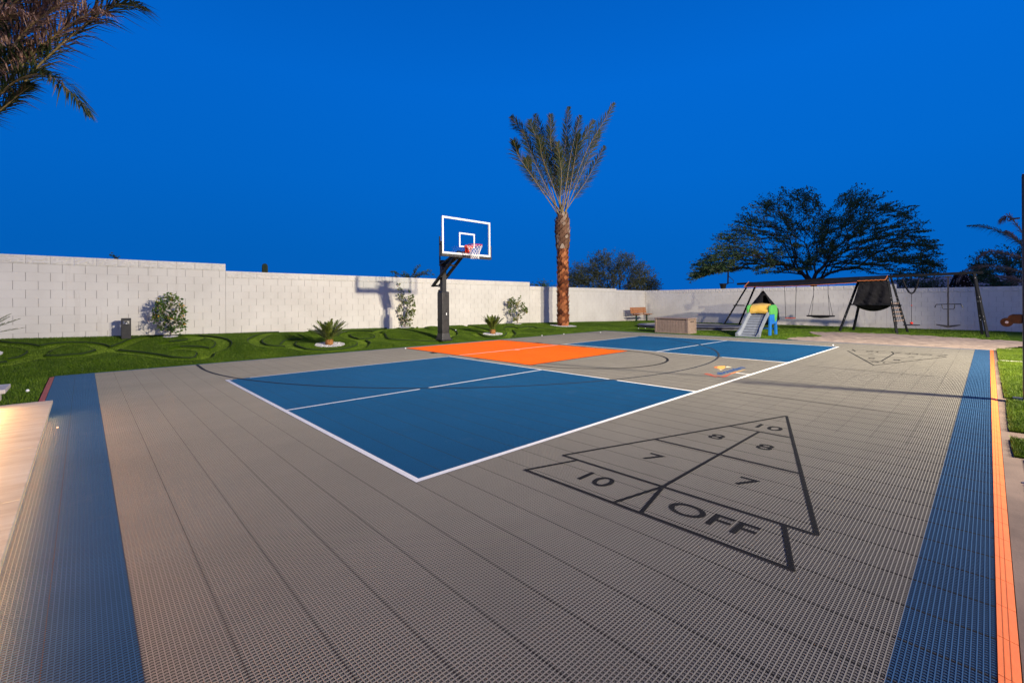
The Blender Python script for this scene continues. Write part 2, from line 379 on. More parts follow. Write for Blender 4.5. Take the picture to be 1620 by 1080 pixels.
CHpx = [zA([(-120, 800), (0, 790), (120, 768), (230, 745), (320, 742), (430, 735), (540, 725), (620, 708), (690, 686)]),
        zA([(-120, 640), (0, 655), (110, 662), (200, 680), (250, 700), (200, 735), (110, 757)]),
        zA([(250, 700), (350, 664), (480, 655), (600, 663), (690, 690), (800, 655), (900, 618), (1000, 606), (1120, 603), (1215, 612), (1238, 625), (1160, 640), (1060, 650)]),
        zA([(1215, 602), (1340, 614), (1410, 640), (1400, 676), (1310, 712), (1285, 742), (1200, 752), (1060, 745), (950, 728), (820, 712), (700, 700)]),
        zA([(1120, 684), (1200, 684), (1280, 695), (1305, 712)]),
        zB([(720, 648), (520, 650), (380, 656), (290, 680), (240, 710), (265, 740), (350, 757), (470, 762)]),
        zB([(470, 745), (490, 722), (520, 712), (600, 706)]),
        zB([(475, 742), (560, 776), (700, 788), (850, 782), (960, 766), (1010, 742), (1000, 718), (900, 692), (880, 668), (960, 652), (1080, 656), (1135, 680), (1080, 703), (960, 706)]),
        zB([(1100, 655), (1180, 632), (1300, 616), (1450, 628)]), zB([(1125, 665), (1150, 700), (1230, 713), (1400, 722), (1540, 726)]),
        zC([(80, 900), (180, 880), (300, 895), (345, 930), (300, 965)]), zC([(370, 870), (450, 878), (560, 905), (600, 920)]),
        zC([(495, 930), (560, 958), (700, 968), (760, 932), (740, 892), (820, 905), (900, 888), (940, 898), (1090, 906)])]
for L in CHpx:
    W_ = [on_lawn(*p) for p in L]; out = []
    for i in range(len(W_)-1):                      # Catmull-Rom so the channels sweep smoothly
        p0, p1, p2, p3 = W_[max(i-1, 0)], W_[i], W_[i+1], W_[min(i+2, len(W_)-1)]
        for k in range(8):
            t = k/8; out.append(.5*((2*p1)+(p2-p0)*t+(2*p0-5*p1+4*p2-p3)*t*t+(3*p1-p0-3*p2+p3)*t**3))
    out.append(W_[-1]); CH.append(np.array([(q.x, q.y) for q in out]))
SEG = np.concatenate([np.c_[c[:-1], c[1:]] for c in CH])
def chan(x, y):                                     # distance to the nearest channel centre line
    x = np.atleast_1d(np.asarray(x, float)); y = np.atleast_1d(np.asarray(y, float)); best = np.full(x.shape, 9.0)
    for a0, b0, a1, b1 in SEG:
        dx, dy = a1-a0, b1-b0; L2 = dx*dx+dy*dy+1e-9
        t = np.clip(((x-a0)*dx+(y-b0)*dy)/L2, 0, 1)
        best = np.minimum(best, np.hypot(x-a0-t*dx, y-b0-t*dy))
    return best
def lawn_z(x, y, d=None):
    if d is None: d = chan(x, y)
    return lawn_base(x, y)-.045*np.clip((.175-d)/.02, 0, 1)
# lawn sheets
eb = MB()
for c_ in CH:
    tn = np.gradient(c_, axis=0); tn /= np.linalg.norm(tn, axis=1, keepdims=True)+1e-9; nv_ = np.stack([-tn[:, 1], tn[:, 0]], 1)
    for s_ in (-1, 1):
        P1 = c_+nv_*s_*.170; P2 = c_+nv_*s_*.188; dm = chan(*((P1+P2)/2).T)
        z1 = lawn_base(P1[:, 0], P1[:, 1]); z2 = lawn_base(P2[:, 0], P2[:, 1])
        for i in range(len(c_)-1):
            if dm[i] > .16 and dm[i+1] > .16:
                a1, a2, b1, b2 = (*P1[i], z1[i]+.008), (*P2[i], z2[i]+.012), (*P1[i+1], z1[i+1]+.008), (*P2[i+1], z2[i+1]+.012)
                lo1, lo2 = (*P1[i], z1[i]-.05), (*P1[i+1], z1[i+1]-.05)
                eb.add([a1, b1, b2, a2, lo1, lo2], [(0, 1, 2, 3), (4, 5, 1, 0)])
tag(eb.build('turf_cut_edge', M_edge), kind='structure')
def grid_sheet(name, xs, ys, zf, mat, kind='structure'):
    Xg, Yg = np.meshgrid(xs, ys); x = Xg.ravel(); y = Yg.ravel(); z = zf(x, y)
    nx, ny = len(xs), len(ys); i = np.arange(nx-1)[None, :]+nx*np.arange(ny-1)[:, None]; i = i.ravel()
    F_ = np.stack([i, i+1, i+nx+1, i+nx], 1)
    o = np_mesh(name, np.stack([x, y, z], 1), F_, mat, smooth=True); tag(o, kind=kind); return o
YB_ = YB+.003
grid_sheet('lawn', np.concatenate([np.arange(-7, 16, .03), np.arange(16, 24.95, .2)]), np.concatenate([np.arange(YB_, 12.62, .03)]), lawn_z, M_turf)
XE = XB+.003
grid_sheet('lawn', np.arange(XE, 24.95, .15), np.arange(-9, YB_-.001, .15), lambda x, y: .02*np.clip((x-XE)/2, 0, 1)-.008+.0*y, M_turf)
grid_sheet('lawn', np.arange(-7, -2.19, .1), np.arange(5.93, YB_, .1), lambda x, y: 0*x-.006, M_turf)
o = MB().box2((-400, -400, -.6), (600, 600, -.08)).build('ground', M_earth); tag(o, kind='structure')

# court: lower sheet, ribs, seams
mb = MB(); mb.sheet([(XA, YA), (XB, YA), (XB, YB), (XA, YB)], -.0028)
mb.cm = 1
w = .0030
nx = int((XB-XA)/CELL)+1; ny = int((YB-YA)/CELL)+1
kx0 = math.ceil((XA-X0)/CELL); ky0 = math.ceil((YA-Y0)/CELL)
V = []; Fq = []
def rib(x0, y0, x1, y1, z0, z1):
    b = len(V); V.extend([(x0, y0, z0), (x1, y0, z0), (x1, y1, z0), (x0, y1, z0), (x0, y0, z1), (x1, y0, z1), (x1, y1, z1), (x0, y1, z1)])
    Fq.extend([(b+4, b+5, b+6, b+7), (b, b+1, b+5, b+4), (b+1, b+2, b+6, b+5), (b+2, b+3, b+7, b+6), (b+3, b, b+4, b+7)])
for k in range(kx0, kx0+nx):
    x = X0+k*CELL
    if k % 16 and XA+.004 < x < XB-.004: rib(x-w/2, YA, x+w/2, YB, -.007, -.0002)
for k in range(ky0, ky0+ny):
    y = Y0+k*CELL
    if YA+.004 < y < YB-.004: rib(XA, y-w/2-.0002, XB, y+w/2+.0002, -.007, 0.0)
mb.add(V, Fq)
mb.cm = 2
for k in range(-3, 70):
    x = X0+k*T
    if XA < x < XB: mb.box2((x-.0016, YA, -.0065), (x+.0016, YB, -.0001))
for k in range(-1, 46):
    y = Y0+k*T
    if YA+.01 < y < YB: mb.box2((3.6, y-.0009, -.0066), (XB, y+.0009, .0003))
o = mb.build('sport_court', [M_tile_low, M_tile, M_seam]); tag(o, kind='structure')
mb = MB().box2((XA-.02, YA-.02, -.079), (XB+.008, YB+.008, -.0085)); tag(mb.build('court_slab', M_concrete), kind='structure')
# sloped edge ramps
def ramp(name, a, b, nrm, wd, mat):
    a = Vector(a); b = Vector(b); nrm = Vector(nrm); L = (b-a).length; d = (b-a)/L; mb = MB(); s = 0
    while s < L-.02:
        e = min(s+T-.003, L); p, q = a+d*s, a+d*e
        vs = [p+Vector((0, 0, -.012)), q+Vector((0, 0, -.012)), q+nrm*wd+Vector((0, 0, -.012)), p+nrm*wd+Vector((0, 0, -.012)),
              p+Vector((0, 0, .002)), q+Vector((0, 0, .002)), q+nrm*wd+Vector((0, 0, -.009)), p+nrm*wd+Vector((0, 0, -.009))]
        mb.add(vs, [(0,3,2,1),(4,5,6,7),(0,1,5,4),(1,2,6,5),(2,3,7,6),(3,0,4,7)]); s += T
        for k in (.3, .6):                         # moulded ridges
            mb.bar(p+nrm*wd*k+Vector((0, 0, .002-.011*k+.0006)), q+nrm*wd*k+Vector((0, 0, .002-.011*k+.0006)), .002)
    tag(mb.build(name, mat), kind='structure')
ramp('court_edge', (X0-.5, YA-.003, 0), (XB, YA-.003, 0), (0, -1, 0), .056, M_rib_orange)
ramp('court_edge', (XA-.003, 5.15, 0), (XA-.003, YB-.1, 0), (-1, 0, 0), .060, M_rib_red)

# ---- painted markings
def strip(mb, a, b, w, z):
    a = Vector((a[0], a[1], 0)); b = Vector((b[0], b[1], 0)); d = (b-a).normalized(); n = Vector((-d.y, d.x, 0))*w/2
    mb.add([(p.x, p.y, z) for p in (a-n, b-n, b+n, a+n)], [(0, 1, 2, 3)])
def arc(mb, c, r, a0, a1, w, z, n=90):
    vs = []
    for i in range(n+1):
        t = a0+(a1-a0)*i/n
        for q in (r-w/2, r+w/2): vs.append((c[0]+q*math.cos(t), c[1]+q*math.sin(t), z))
    mb.add(vs, [(2*i, 2*i+1, 2*i+3, 2*i+2) for i in range(n)])
zw, zk = .0012, .0022
L = MB(); h = .025
HX, HY = 6.74, 7.86; R3 = 6.76
def y_on_arc(x): return HY-math.sqrt(R3**2-(x-HX)**2)
def x_on_arc(y, s): return HX+s*math.sqrt(R3**2-(y-HY)**2)
# side lines (broken where the navy arc crosses)
strip(L, (PX[0], h), (PX[3], h), .05, zw)
strip(L, (PX[0], PW-h), (x_on_arc(PW-h, -1)-.11, PW-h), .05, zw); strip(L, (x_on_arc(PW-h, -1)+.15, PW-h), (x_on_arc(PW, 1)-.12, PW-h), .045, zw); strip(L, (x_on_arc(PW, 1)+.12, PW-h), (PX[3], PW-h), .045, zw)
for x in (PX[0]+h, PX[3]-h): strip(L, (x, .05), (x, PW-.05), .05, zw)
for x, sgn in ((PX[1], -1), (PX[2], 1)):
    ya = y_on_arc(x); strip(L, (x, .05), (x, ya-.08), .045, zw); strip(L, (x, ya+.08), (x, PW-.05), .045, zw)
xa = x_on_arc(PMID, -1); strip(L, (.05, PMID), (xa-.09, PMID), .045, zw); strip(L, (xa+.07, PMID), (PX[1], PMID), .045, zw)
xa = x_on_arc(PMID, 1); strip(L, (PX[2], PMID), (xa-.09, PMID), .045, zw); strip(L, (xa+.09, PMID), (PX[3]-.05, PMID), .045, zw)
for y in (.17, PW-.14): strip(L, (6.78, y-.11), (6.78, y+.11), .045, zw)
tag(L.build('court_line', M_pwhite), kind='structure')
B = MB()
a0 = math.pi+math.asin((HY-8.75)/R3)*0
Bn = MB(); arc(Bn, (HX, HY), R3, math.pi, 2*math.pi, .046, zk, 160)
for s in (-1, 1): strip(Bn, (HX+s*R3, HY), (HX+s*R3+(.03 if s < 0 else 0), 8.78), .055, zk)
arc(B, (6.765, KY0), 1.83, math.pi, 2*math.pi, .055, zk)
for x in (KX0-.028, KX1+.028): strip(B, (x, KY0-.055), (x, KY1), .05, zk)
strip(B, (KX0-.05, KY0-.028), (KX1+.05, KY0-.028), .05, zk-.0002)
for y in (7.0, 6.1, 5.2): 
    for x, s in ((KX0-.055, -1), (KX1+.055, 1)): strip(B, (x, y), (x+s*.16, y), .06 if y < 7 else .22, zk)
SH = [((3.99, -1.285), (1.2, -.37)), ((3.99, -1.285), (1.2, -2.195)), ((3.11, -1.0), (3.11, -1.57)), ((2.155, -.69), (2.155, -1.88)),
      ((1.2, -.37), (1.2, -2.195)), ((3.11, -1.285), (1.2, -1.28)), ((.735, -.37), (.735, -2.21)), ((.735, -.385), (1.19, -.53)),
      ((.735, -2.195), (1.19, -2.035)), ((1.18, -1.275), (.735, -1.18)), ((1.18, -1.285), (.735, -1.38))]
MXs = 6.805
for i, (p, q) in enumerate(SH):
    strip(B, p, q, .028, zk+.0001*i); strip(B, (2*MXs-p[0], p[1]), (2*MXs-q[0], q[1]), .028, zk+.0001*i)
tag(Bn.build('court_line', paint('line_charcoal', (.028, .034, .044), .20)), kind='structure')
for x in (5.01, 8.66): strip(B, (x, -.34), (x, -2.23), .018, zk)
tag(B.build('court_line', M_pblack), kind='structure')
def text(body, x, y, size, mat, flip=False, sx=1.0, z=.0022, off=.0, name='court_number', rot=None, shear=0):
    cu = bpy.data.curves.new(name, 'FONT'); cu.body = body; cu.size = 1; cu.align_x = 'CENTER'; cu.align_y = 'CENTER'; cu.offset = off; cu.shear = shear; cu.resolution_u = 5
    to = bpy.data.objects.new(name, cu); COL.objects.link(to)
    dg = bpy.context.evaluated_depsgraph_get(); me = bpy.data.meshes.new_from_object(to.evaluated_get(dg)); COL.objects.unlink(to); bpy.data.objects.remove(to)
    ang = rot if rot is not None else (-math.pi/2 if not flip else math.pi/2)
    m = Matrix.Translation((x, y, z)) @ Matrix.Rotation(ang, 4, 'Z') @ Matrix.Diagonal((size*sx, size, 1, 1))
    me.transform(m); me.materials.clear(); me.materials.append(mat)
    o = bpy.data.objects.new(name, me); COL.objects.link(o); tag(o, kind='structure'); return o
for body, x, y, sz in [('10', 3.33, -1.285, .24), ('8', 2.64, -1.06, .235), ('8', 2.63, -1.485, .235), ('7', 1.69, -.92, .245), ('7', 1.69, -1.65, .245), ('10', .965, -.86, .255), ('OFF', .965, -1.70, .24)]:
    text(body, x, y, sz, M_pblack, sx=1.2 if body != 'OFF' else 1.25, off=.010)
    text(body, 2*MXs-x, y, sz, M_pblack, True, sx=1.2, off=.010)
# court builder's logo: orange peak over blue slanted lettering with a red R and an underline
def LGp(x, y): q = at(1108+x/20.25, 572+y/20.25, 2, 0); return (q.x, q.y)      # logo outline measured from an enlargement
def logo_text(body, bl, br, tl, mat, z, off=.03):
    cu = bpy.data.curves.new('court_logo', 'FONT'); cu.body = body; cu.size = 1; cu.offset = off; cu.shear = .15; cu.resolution_u = 4
    to = bpy.data.objects.new('court_logo', cu); COL.objects.link(to); dg = bpy.context.evaluated_depsgraph_get()
    me = bpy.data.meshes.new_from_object(to.evaluated_get(dg)); COL.objects.unlink(to); bpy.data.objects.remove(to)
    xs_ = [v.co.x for v in me.vertices]; ys_ = [v.co.y for v in me.vertices]; x0, x1, y0, y1 = min(xs_), max(xs_), min(ys_), max(ys_)
    B_, R_, T__ = [Vector((*LGp(*p), 0)) for p in (bl, br, tl)]
    for v in me.vertices: q = B_+(R_-B_)*((v.co.x-x0)/(x1-x0))+(T__-B_)*((v.co.y-y0)/(y1-y0)); v.co = (q.x, q.y, z)
    me.materials.clear(); me.materials.append(mat); tag(MB0(me), kind='structure')
def MB0(me): o = bpy.data.objects.new('court_logo', me); COL.objects.link(o); return o
logo_text('ebounders', (640, 425), (1480, 195), (410, 370), M_pblue, .0022, .045)
logo_text('R', (500, 500), (640, 455), (85, 400), M_pred, .0020, .03)
for mat_, P_ in ((M_pred, [(500, 490), (700, 465), (860, 415), (960, 375), (990, 395), (830, 482), (740, 495), (560, 480)]), (M_pork, [(960, 375), (1100, 325), (1160, 320), (1160, 345), (990, 395)]), (M_pyel, [(1160, 320), (1440, 250), (1440, 258), (1160, 345)]),
                 (M_pork, [(420, 185), (460, 160), (540, 142), (545, 215), (500, 215)]), (M_pyel, [(545, 145), (660, 132), (790, 132), (805, 190), (740, 236), (600, 236), (547, 215)]), (M_pcream, [(810, 185), (850, 146), (1010, 172), (860, 190)]), (M_pcream, [(600, 240), (720, 262), (640, 278)])):
    vs = [(*LGp(*p), .0016) for p in P_]; o = MB().add(vs, [tuple(range(len(vs)))]).build('court_logo', mat_); tag(o, kind='structure')

# sand play area
sp = [(XE, 1.35), (15.9, 1.65), (16.6, 1.30), (17.4, 1.25), (18.3, 1.75), (19.3, 2.0), (20.0, 1.2), (20.0, .2), (19.7, -1.2), (19.3, -2.4), (18.6, -3.5), (18.6, -5.5), (17.0, -5.5), (16.4, -4.0), (16.1, -3.35), (15.5, -3.12), (XE, -3.05)]
def smooth_poly(P, n=6, jit=.0):
    out = []; L_ = len(P)
    for i in range(L_):
        p0, p1, p2, p3 = [Vector((*P[(i+k) % L_], 0)) for k in (-1, 0, 1, 2)]
        for k in range(n):
            t = k/n; q = .5*((2*p1)+(p2-p0)*t+(2*p0-5*p1+4*p2-p3)*t*t+(3*p1-p0-3*p2+p3)*t**3); out.append((q.x+rnd.uniform(-jit, jit), q.y+rnd.uniform(-jit, jit)))
    return out
def inside(poly, x, y):
    x = np.asarray(x); y = np.asarray(y); r = np.zeros(x.shape, bool); n = len(poly); j = n-1
    for i in range(n):
        xi, yi = poly[i]; xj, yj = poly[j]
        c = ((yi > y) != (yj > y)) & (x < (xj-xi)*(y-yi)/((yj-yi) if yj != yi else 1e-9)+xi); r ^= c; j = i
    return r
SAND = [(max(p[0], XE), p[1]) for p in smooth_poly(sp, 6, .02)]
gx = np.arange(XE, 20.3, .06); gy = np.arange(-5.6, 2.3, .06); Xg, Yg = np.meshgrid(gx, gy)
nz = .02+.016*np.sin(Xg*5+2*np.sin(Yg*3))*np.sin(Yg*6.3+Xg)+.010*np.sin(Xg*13+Yg*4)*np.sin(Yg*11-Xg*3)+nrng.normal(0, .004, Xg.shape)
ii = (np.arange(len(gx)-1)[None, :]+len(gx)*np.arange(len(gy)-1)[:, None]).ravel()
mid = inside(SAND, Xg.ravel()[ii]+.03, Yg.ravel()[ii]+.03); ii = ii[mid]
o = np_mesh('sand', np.stack([Xg.ravel(), Yg.ravel(), ((nz+.012)*np.clip((Xg-XE)/.35, 0, 1)-.002).ravel()], 1), np.stack([ii, ii+1, ii+len(gx)+1, ii+len(gx)], 1), M_sand, smooth=True); tag(o, kind='structure')

# right-hand verge: concrete edging, turf panels between paver joints, gravel
mb = MB(); mb.box2((-1.5, -3.6, -.07), (XE+.2, YA-.062, -.012)); tag(mb.build('concrete_edging', M_concrete), kind='structure')
VERGE = []                                         # turf panels
def yin(x): return float(np.interp(x, [2.5, 3.3, 4.3, 5.2, 7.0, 7.6, 11, 15.6], [-3.0, -3.0, -2.985, -2.99, -3.0, -2.975, -2.985, -3.0]))+.008*math.sin(x*9)
for x0, x1 in [(12.5, 15.6), (7.08, 12.05), (4.90, 6.92), (3.86, 4.52)]:
    VERGE.append([(x0, yin(x0)), (x1, yin(x1)), (x1+.15, -6.5), (x0+.05, -6.5)])
mb = MB()
for P_ in VERGE: mb.slab(smooth_poly([P_[0], ((P_[0][0]+P_[1][0])/2, yin((P_[0][0]+P_[1][0])/2)), P_[1], P_[2], P_[3]], 1), -.03, .006)
tag(mb.build('turf_verge', M_turf), kind='structure')
mb = MB()
for x0, x1 in [(12.08, 12.47), (6.94, 7.06), (3.20, 3.82)]:
    mb.box2((x0, -6.5, -.05), (x1, yin(x0)-.04, -.002)); 
mb.box2((-1.5, -6.5, -.075), (15.6, -3.0, -.03)); tag(mb.build('stone_path', M_paver, bevel=.004), kind='structure')

# left patio: travertine slabs with a glowing riser
mb = MB(); slabs = [(5.12, 3.95), (3.945, 2.6), (2.595, 1.2), (1.195, -.25), (-.255, -1.7), (-1.705, -3.4)]
for ya, yb in slabs:
    for xa_, xb_ in ((-2.02, -2.62), (-2.625, -3.4), (-3.405, -4.6), (-4.605, -6.6)): mb.box2((xb_, yb, .085), (xa_, ya, .12))
mb.box2((-6.6, -3.4, -.07), (-2.075, 5.07, .0849)); tag(mb.build('patio_paving', M_trav, bevel=.003), kind='structure')
mb = MB()
for i in range(9): mb.box2((-2.19-.55*i-.545, 5.125, -.04), (-2.19-.55*i, 5.92, .004))
tag(mb.build('paver_strip', M_paver, bevel=.003), kind='structure')
mb = MB().box2((-6.6, -3.4, .1201), (-2.56, 4.85, .27)); mb.box2((-6.6, -3.4, .2701), (-2.50, 4.9, .305)); tag(mb.build('patio_step', M_trav, bevel=.003), kind='structure')
lamp('step_strip_light', 'AREA', (-2.045, .95, .078), (-1.75, .95, -.05), 62, (1.0, .32, .07), shape='RECTANGLE', size=7.2, size_y=.02)
lamp('step_strip_light', 'AREA', (-2.535, 1.2, .262), (-2.3, 1.2, .10), 54, (1.0, .60, .28), shape='RECTANGLE', size=7.4, size_y=.02)
# low stone block at the patio corner
tS = thing('stone_pedestal', (-3.3, 6.2, 0), 'low pale stone pedestal with an overhanging cap at the left end of the paving', 'pedestal')
MB().box2((-4.2, 5.97, 0), (-2.56, 6.45, .15)).build('base', M_stone, tS, bevel=.006)
MB().box2((-4.25, 5.91, .151), (-2.48, 6.52, .205)).build('cap', M_stone, tS, bevel=.008)

# ================================================================== WALLS
def wall(name, segs, axis, c, face, label):
    """segs: (a0, a1, top) along the axis; c: plane of the visible face; face: -1, blocks lie behind the face"""
    t = thing(name, ((segs[0][0]+segs[-1][1])/2, c+.1, 0) if axis == 0 else (c+.1, (segs[0][0]+segs[-1][1])/2, 0), label, 'wall')
    V = []; Fs = []; mor = MB(); capV = []; capF = []
    bl, bh = .4064, .2032
    for a0, a1, top in segs:
        nrow = 12
        for r in range(1, nrow):
            z1 = top-bh*r; z0 = z1-bh
            s = a0-(bl/2 if r % 2 else 0)
            while s < a1:
                p, q = max(s, a0)+.001, min(s+bl, a1)-.0045; s += bl
                if q-p < .03: continue
                j = rnd.uniform(-.0006, .0006); zz0, zz1 = z0+.0004, z1-.0004; cv = .0018
                fr_ = [(p, zz0), (q, zz0), (q, zz1), (p, zz1)]; ins = [(p+cv, zz0+cv), (q-cv, zz0+cv), (q-cv, zz1-cv), (p+cv, zz1-cv)]
                b = len(V)
                for u, z in ins: V.append((u, c+j, z))
                for u, z in fr_: V.append((u, c+j+cv, z))
                for u, z in fr_: V.append((u, c+.03, z))
                Fs.append((b, b+1, b+2, b+3))
                for k in range(4): Fs.append((b+k, b+4+k, b+4+(k+1) % 4, b+(k+1) % 4)); Fs.append((b+4+k, b+8+k, b+8+(k+1) % 4, b+4+(k+1) % 4))
        mor.box2((a0, c+.022, -.3), (a1, c+.19, top-bh*1.0))
        # split-face cap course
        s = a0
        while s < a1-.01:
            e = min(s+bl, a1); n1, n2 = 9, 6; b = len(capV)
            for i in range(n1+1):
                for k in range(n2+1):
                    edge = i in (0, n1) or k in (0, n2)
                    u = s+.002+(e-s-.004)*i/n1; z = top-bh+.002+(bh-.003)*k/n2
                    capV.append((u, c-(.002 if edge else rnd.uniform(.004, .022)), z))
            for i in range(n1):
                for k in range(n2):
                    m0 = b+i*(n2+1)+k; capF.append((m0, m0+n2+1, m0+n2+2, m0+1))
            for (u0, u1) in ((s+.002, e-.002),):
                b2 = len(capV)
                for y in (c-.002, c+.19):
                    for u in (u0, u1):
                        for z in (top-bh+.002, top-.001): capV.append((u, y, z))
                capF += [(b2+1, b2+3, b2+7, b2+5), (b2, b2+1, b2+5, b2+4), (b2+2, b2+6, b2+7, b2+3), (b2+4, b2+5, b2+7, b2+6)]
            s += bl
    def tr(P): return [(p[0], p[1], p[2]) for p in P] if axis == 0 else [(p[1], p[0], p[2]) for p in P]
    m1 = MB(); m1.add(tr(V), Fs); m1.build('block_face', M_block, t)
    m2 = MB(); m2.add(tr(capV), capF); m2.build('cap_course', M_block, t)
    mor.v = tr(mor.v); mor.build('wall_core', M_mortar, t)
wall('block_wall', [(-8.0, 1.3, 2.465), (1.3, 14.11, 2.26), (14.11, 21.59, 2.06), (21.59, 24.95, 1.985)], 0, 12.6, -1, 'long white painted concrete block wall behind the lawn and basketball hoop, stepping down to the right')
wall('block_wall', [(-12.0, .02, 1.80), (.02, .36, 2.0), (.36, 12.59, 1.985)], 1, 24.9, -1, 'white painted block wall behind the swing set, partly in blue shade')

# ================================================================== TURF BLADES
def blades(name, x, y, z, hgt, wid, mat):
    n = len(x); a = nrng.uniform(0, 2*np.pi, n); h = hgt*nrng.uniform(.6, 1.25, n); lx = nrng.normal(0, .35, n)*h; ly = nrng.normal(0, .35, n)*h
    V = np.empty((n, 3, 3)); dx = np.cos(a)*wid/2; dy = np.sin(a)*wid/2
    V[:, 0] = np.stack([x-dx, y-dy, z-.003], 1); V[:, 1] = np.stack([x+dx, y+dy, z-.003], 1); V[:, 2] = np.stack([x+lx, y+ly, z+h], 1)
    o = np_mesh(name, V.reshape(-1, 3), np.arange(3*n).reshape(-1, 3), mat)
    tag(o, 'green artificial turf blades', 'grass', kind='stuff'); return o
PLANTS = {}
def samp(n, x0, x1, y0, y1): return nrng.uniform(x0, x1, n), nrng.uniform(y0, y1, n)
ringpts = []
def ring_at(u, v, r): p = on_lawn(u, v); ringpts.append((p.x, p.y, r)); return p
P_cyc1 = ring_at(521, 546, .40); P_cyc2 = ring_at(779.5, 528.5, .36); P_cyc0 = ring_at(-58, 561, .50)
P_b1 = ring_at(270, 533, .15); P_b2 = ring_at(640, 518.5, .20); P_b3 = ring_at(819, 513, .15); P_palm = Vector((14.95, 11.2, float(lawn_base(14.95, 11.2)))); ringpts.append((14.95, 11.2, .62))
x, y = samp(420000, -6.5, 16, YB_, 12.6); d = chan(x, y); keep = (nrng.uniform(0, 1, len(x)) < np.clip(1.25-x/22, .3, 1))
for rx, ry, rr in ringpts: keep &= np.hypot(x-rx, y-ry) > rr*.93
x, y, d = x[keep], y[keep], d[keep]; inc = d < .165; edge = (d > .158) & (d < .185); x, y, d = x[~edge], y[~edge], d[~edge]; inc = d < .165
M_blade_s = mat_grass('turf_short_blades', [(0, (.12, .20, .012)), (.5, (.16, .26, .016)), (1, (.20, .29, .03))])
blades('turf_grass', x[~inc], y[~inc], lawn_z(x[~inc], y[~inc], d[~inc]), .028, .0065, M_blade)
k = nrng.uniform(0, 1, inc.sum()) < .7; xi, yi, di = x[inc], y[inc], d[inc]; blades('turf_grass', xi, yi, lawn_z(xi, yi, di), .012, .011, M_blade_s)
x, y = samp(26000, -6.5, -2.2, 5.95, YB_); blades('turf_grass', x, y, 0*x-.004, .034, .006, M_blade)
x, y = samp(130000, XE, 24.8, -3.3, 12.5); keep = ~inside(SAND, x, y) & ((y < YB_) | (x > 16)); x, y = x[keep], y[keep]
zf = np.where(y > YB_, lawn_base(x, y), .02*np.clip((x-XE)/2, 0, 1)-.008); blades('turf_grass', x, y, zf, .035, .010, M_blade)
xs, ys = [], []
for P_ in VERGE:
    x, y = samp(int(26000*(P_[1][0]-P_[0][0])), P_[0][0]-.02, P_[1][0]+.05, -4.6, -2.95); k = inside(P_, x, y); xs.append(x[k]); ys.append(y[k])
x = np.concatenate(xs); y = np.concatenate(ys); blades('turf_grass', x, y, 0*x+.004, .036, .006, M_blade2)
# pebbles
def pebbles(name, x, y, z, s, mat, label):
    n = len(x); oct_ = np.array([(1, 0, 0), (0, 1, 0), (-1, 0, 0), (0, -1, 0), (0, 0, 1), (0, 0, -1), (.6, .6, .5), (-.6, .6, .5), (-.6, -.6, .5), (.6, -.6, .5)], float)
    fc = np.array([(0, 1, 6), (1, 2, 7), (2, 3, 8), (3, 0, 9), (4, 6, 7), (4, 7, 8), (4, 8, 9), (4, 9, 6), (1, 7, 6), (2, 8, 7), (3, 9, 8), (0, 6, 9), (0, 5, 1), (1, 5, 2), (2, 5, 3), (3, 5, 0)])
    sc = s*nrng.uniform(.6, 1.4, (n, 1, 3)); sc[:, :, 2] *= .7; a = nrng.uniform(0, 6.28, n); V = oct_[None]*sc
    c_, s_ = np.cos(a)[:, None], np.sin(a)[:, None]; vx = V[:, :, 0]*c_-V[:, :, 1]*s_; vy = V[:, :, 0]*s_+V[:, :, 1]*c_
    V = np.stack([vx+x[:, None], vy+y[:, None], V[:, :, 2]+np.broadcast_to(np.atleast_1d(z), (n,))[:, None]], 2)
    Fp = fc[None]+(np.arange(n)*10)[:, None, None]
    o = np_mesh(name, V.reshape(-1, 3), Fp.reshape(-1, 3), mat); tag(o, label, 'stones', kind='stuff')
x, y = samp(9000, -1.2, 3.15, -4.2, -3.03); pebbles('gravel', x, y, 0*x-.015, .022, M_gravel, 'pale loose gravel along the right edge of the court')
for (rx, ry, rr), lb in zip(ringpts, ['round the left cycad on the lawn', 'round the cycad right of the hoop', 'round the plant at the left edge', 'under the leafy shrub beside the bollard', 'under the tall sparse shrub', 'under the small shrub right of the hoop', 'round the foot of the tall palm']):
    n = int(1500*rr*rr*4) if rr > .5 else int(1200*rr); a = nrng.uniform(0, 6.28, n); q = rr*np.sqrt(nrng.uniform(0, 1, n)); x = rx+q*np.cos(a); y = ry+q*np.sin(a)
    pebbles('white_stones', x, y, lawn_base(x, y)+.012, .023, M_wpeb, 'white stones '+lb)

# ================================================================== PLANTS
def leaf_arrays(C, Dv, L, W_, fold=.25):
    """C centres (n,3), Dv directions (n,3): pointed two-panel leaves"""
    n = len(C); Dv = Dv/np.linalg.norm(Dv, axis=1, keepdims=True); r = nrng.normal(0, 1, (n, 3)); sd = np.cross(Dv, r); sd /= np.linalg.norm(sd, axis=1, keepdims=True)+1e-9; nm = np.cross(sd, Dv)
    L = np.broadcast_to(L, (n,))[:, None]*nrng.uniform(.7, 1.3, (n, 1)); w_ = np.broadcast_to(W_, (n,))[:, None]*nrng.uniform(.7, 1.3, (n, 1))
    base = C-Dv*L*.5; tip = C+Dv*L*.5; mid = C
    V = np.stack([base, mid-sd*w_*.5+nm*w_*fold, tip, mid+sd*w_*.5+nm*w_*fold], 1).reshape(-1, 3)
    i = np.arange(n)[:, None]*4; F_ = np.concatenate([i+np.array([[0, 1, 2]]), i+np.array([[0, 2, 3]])], 0)
    return V, F_
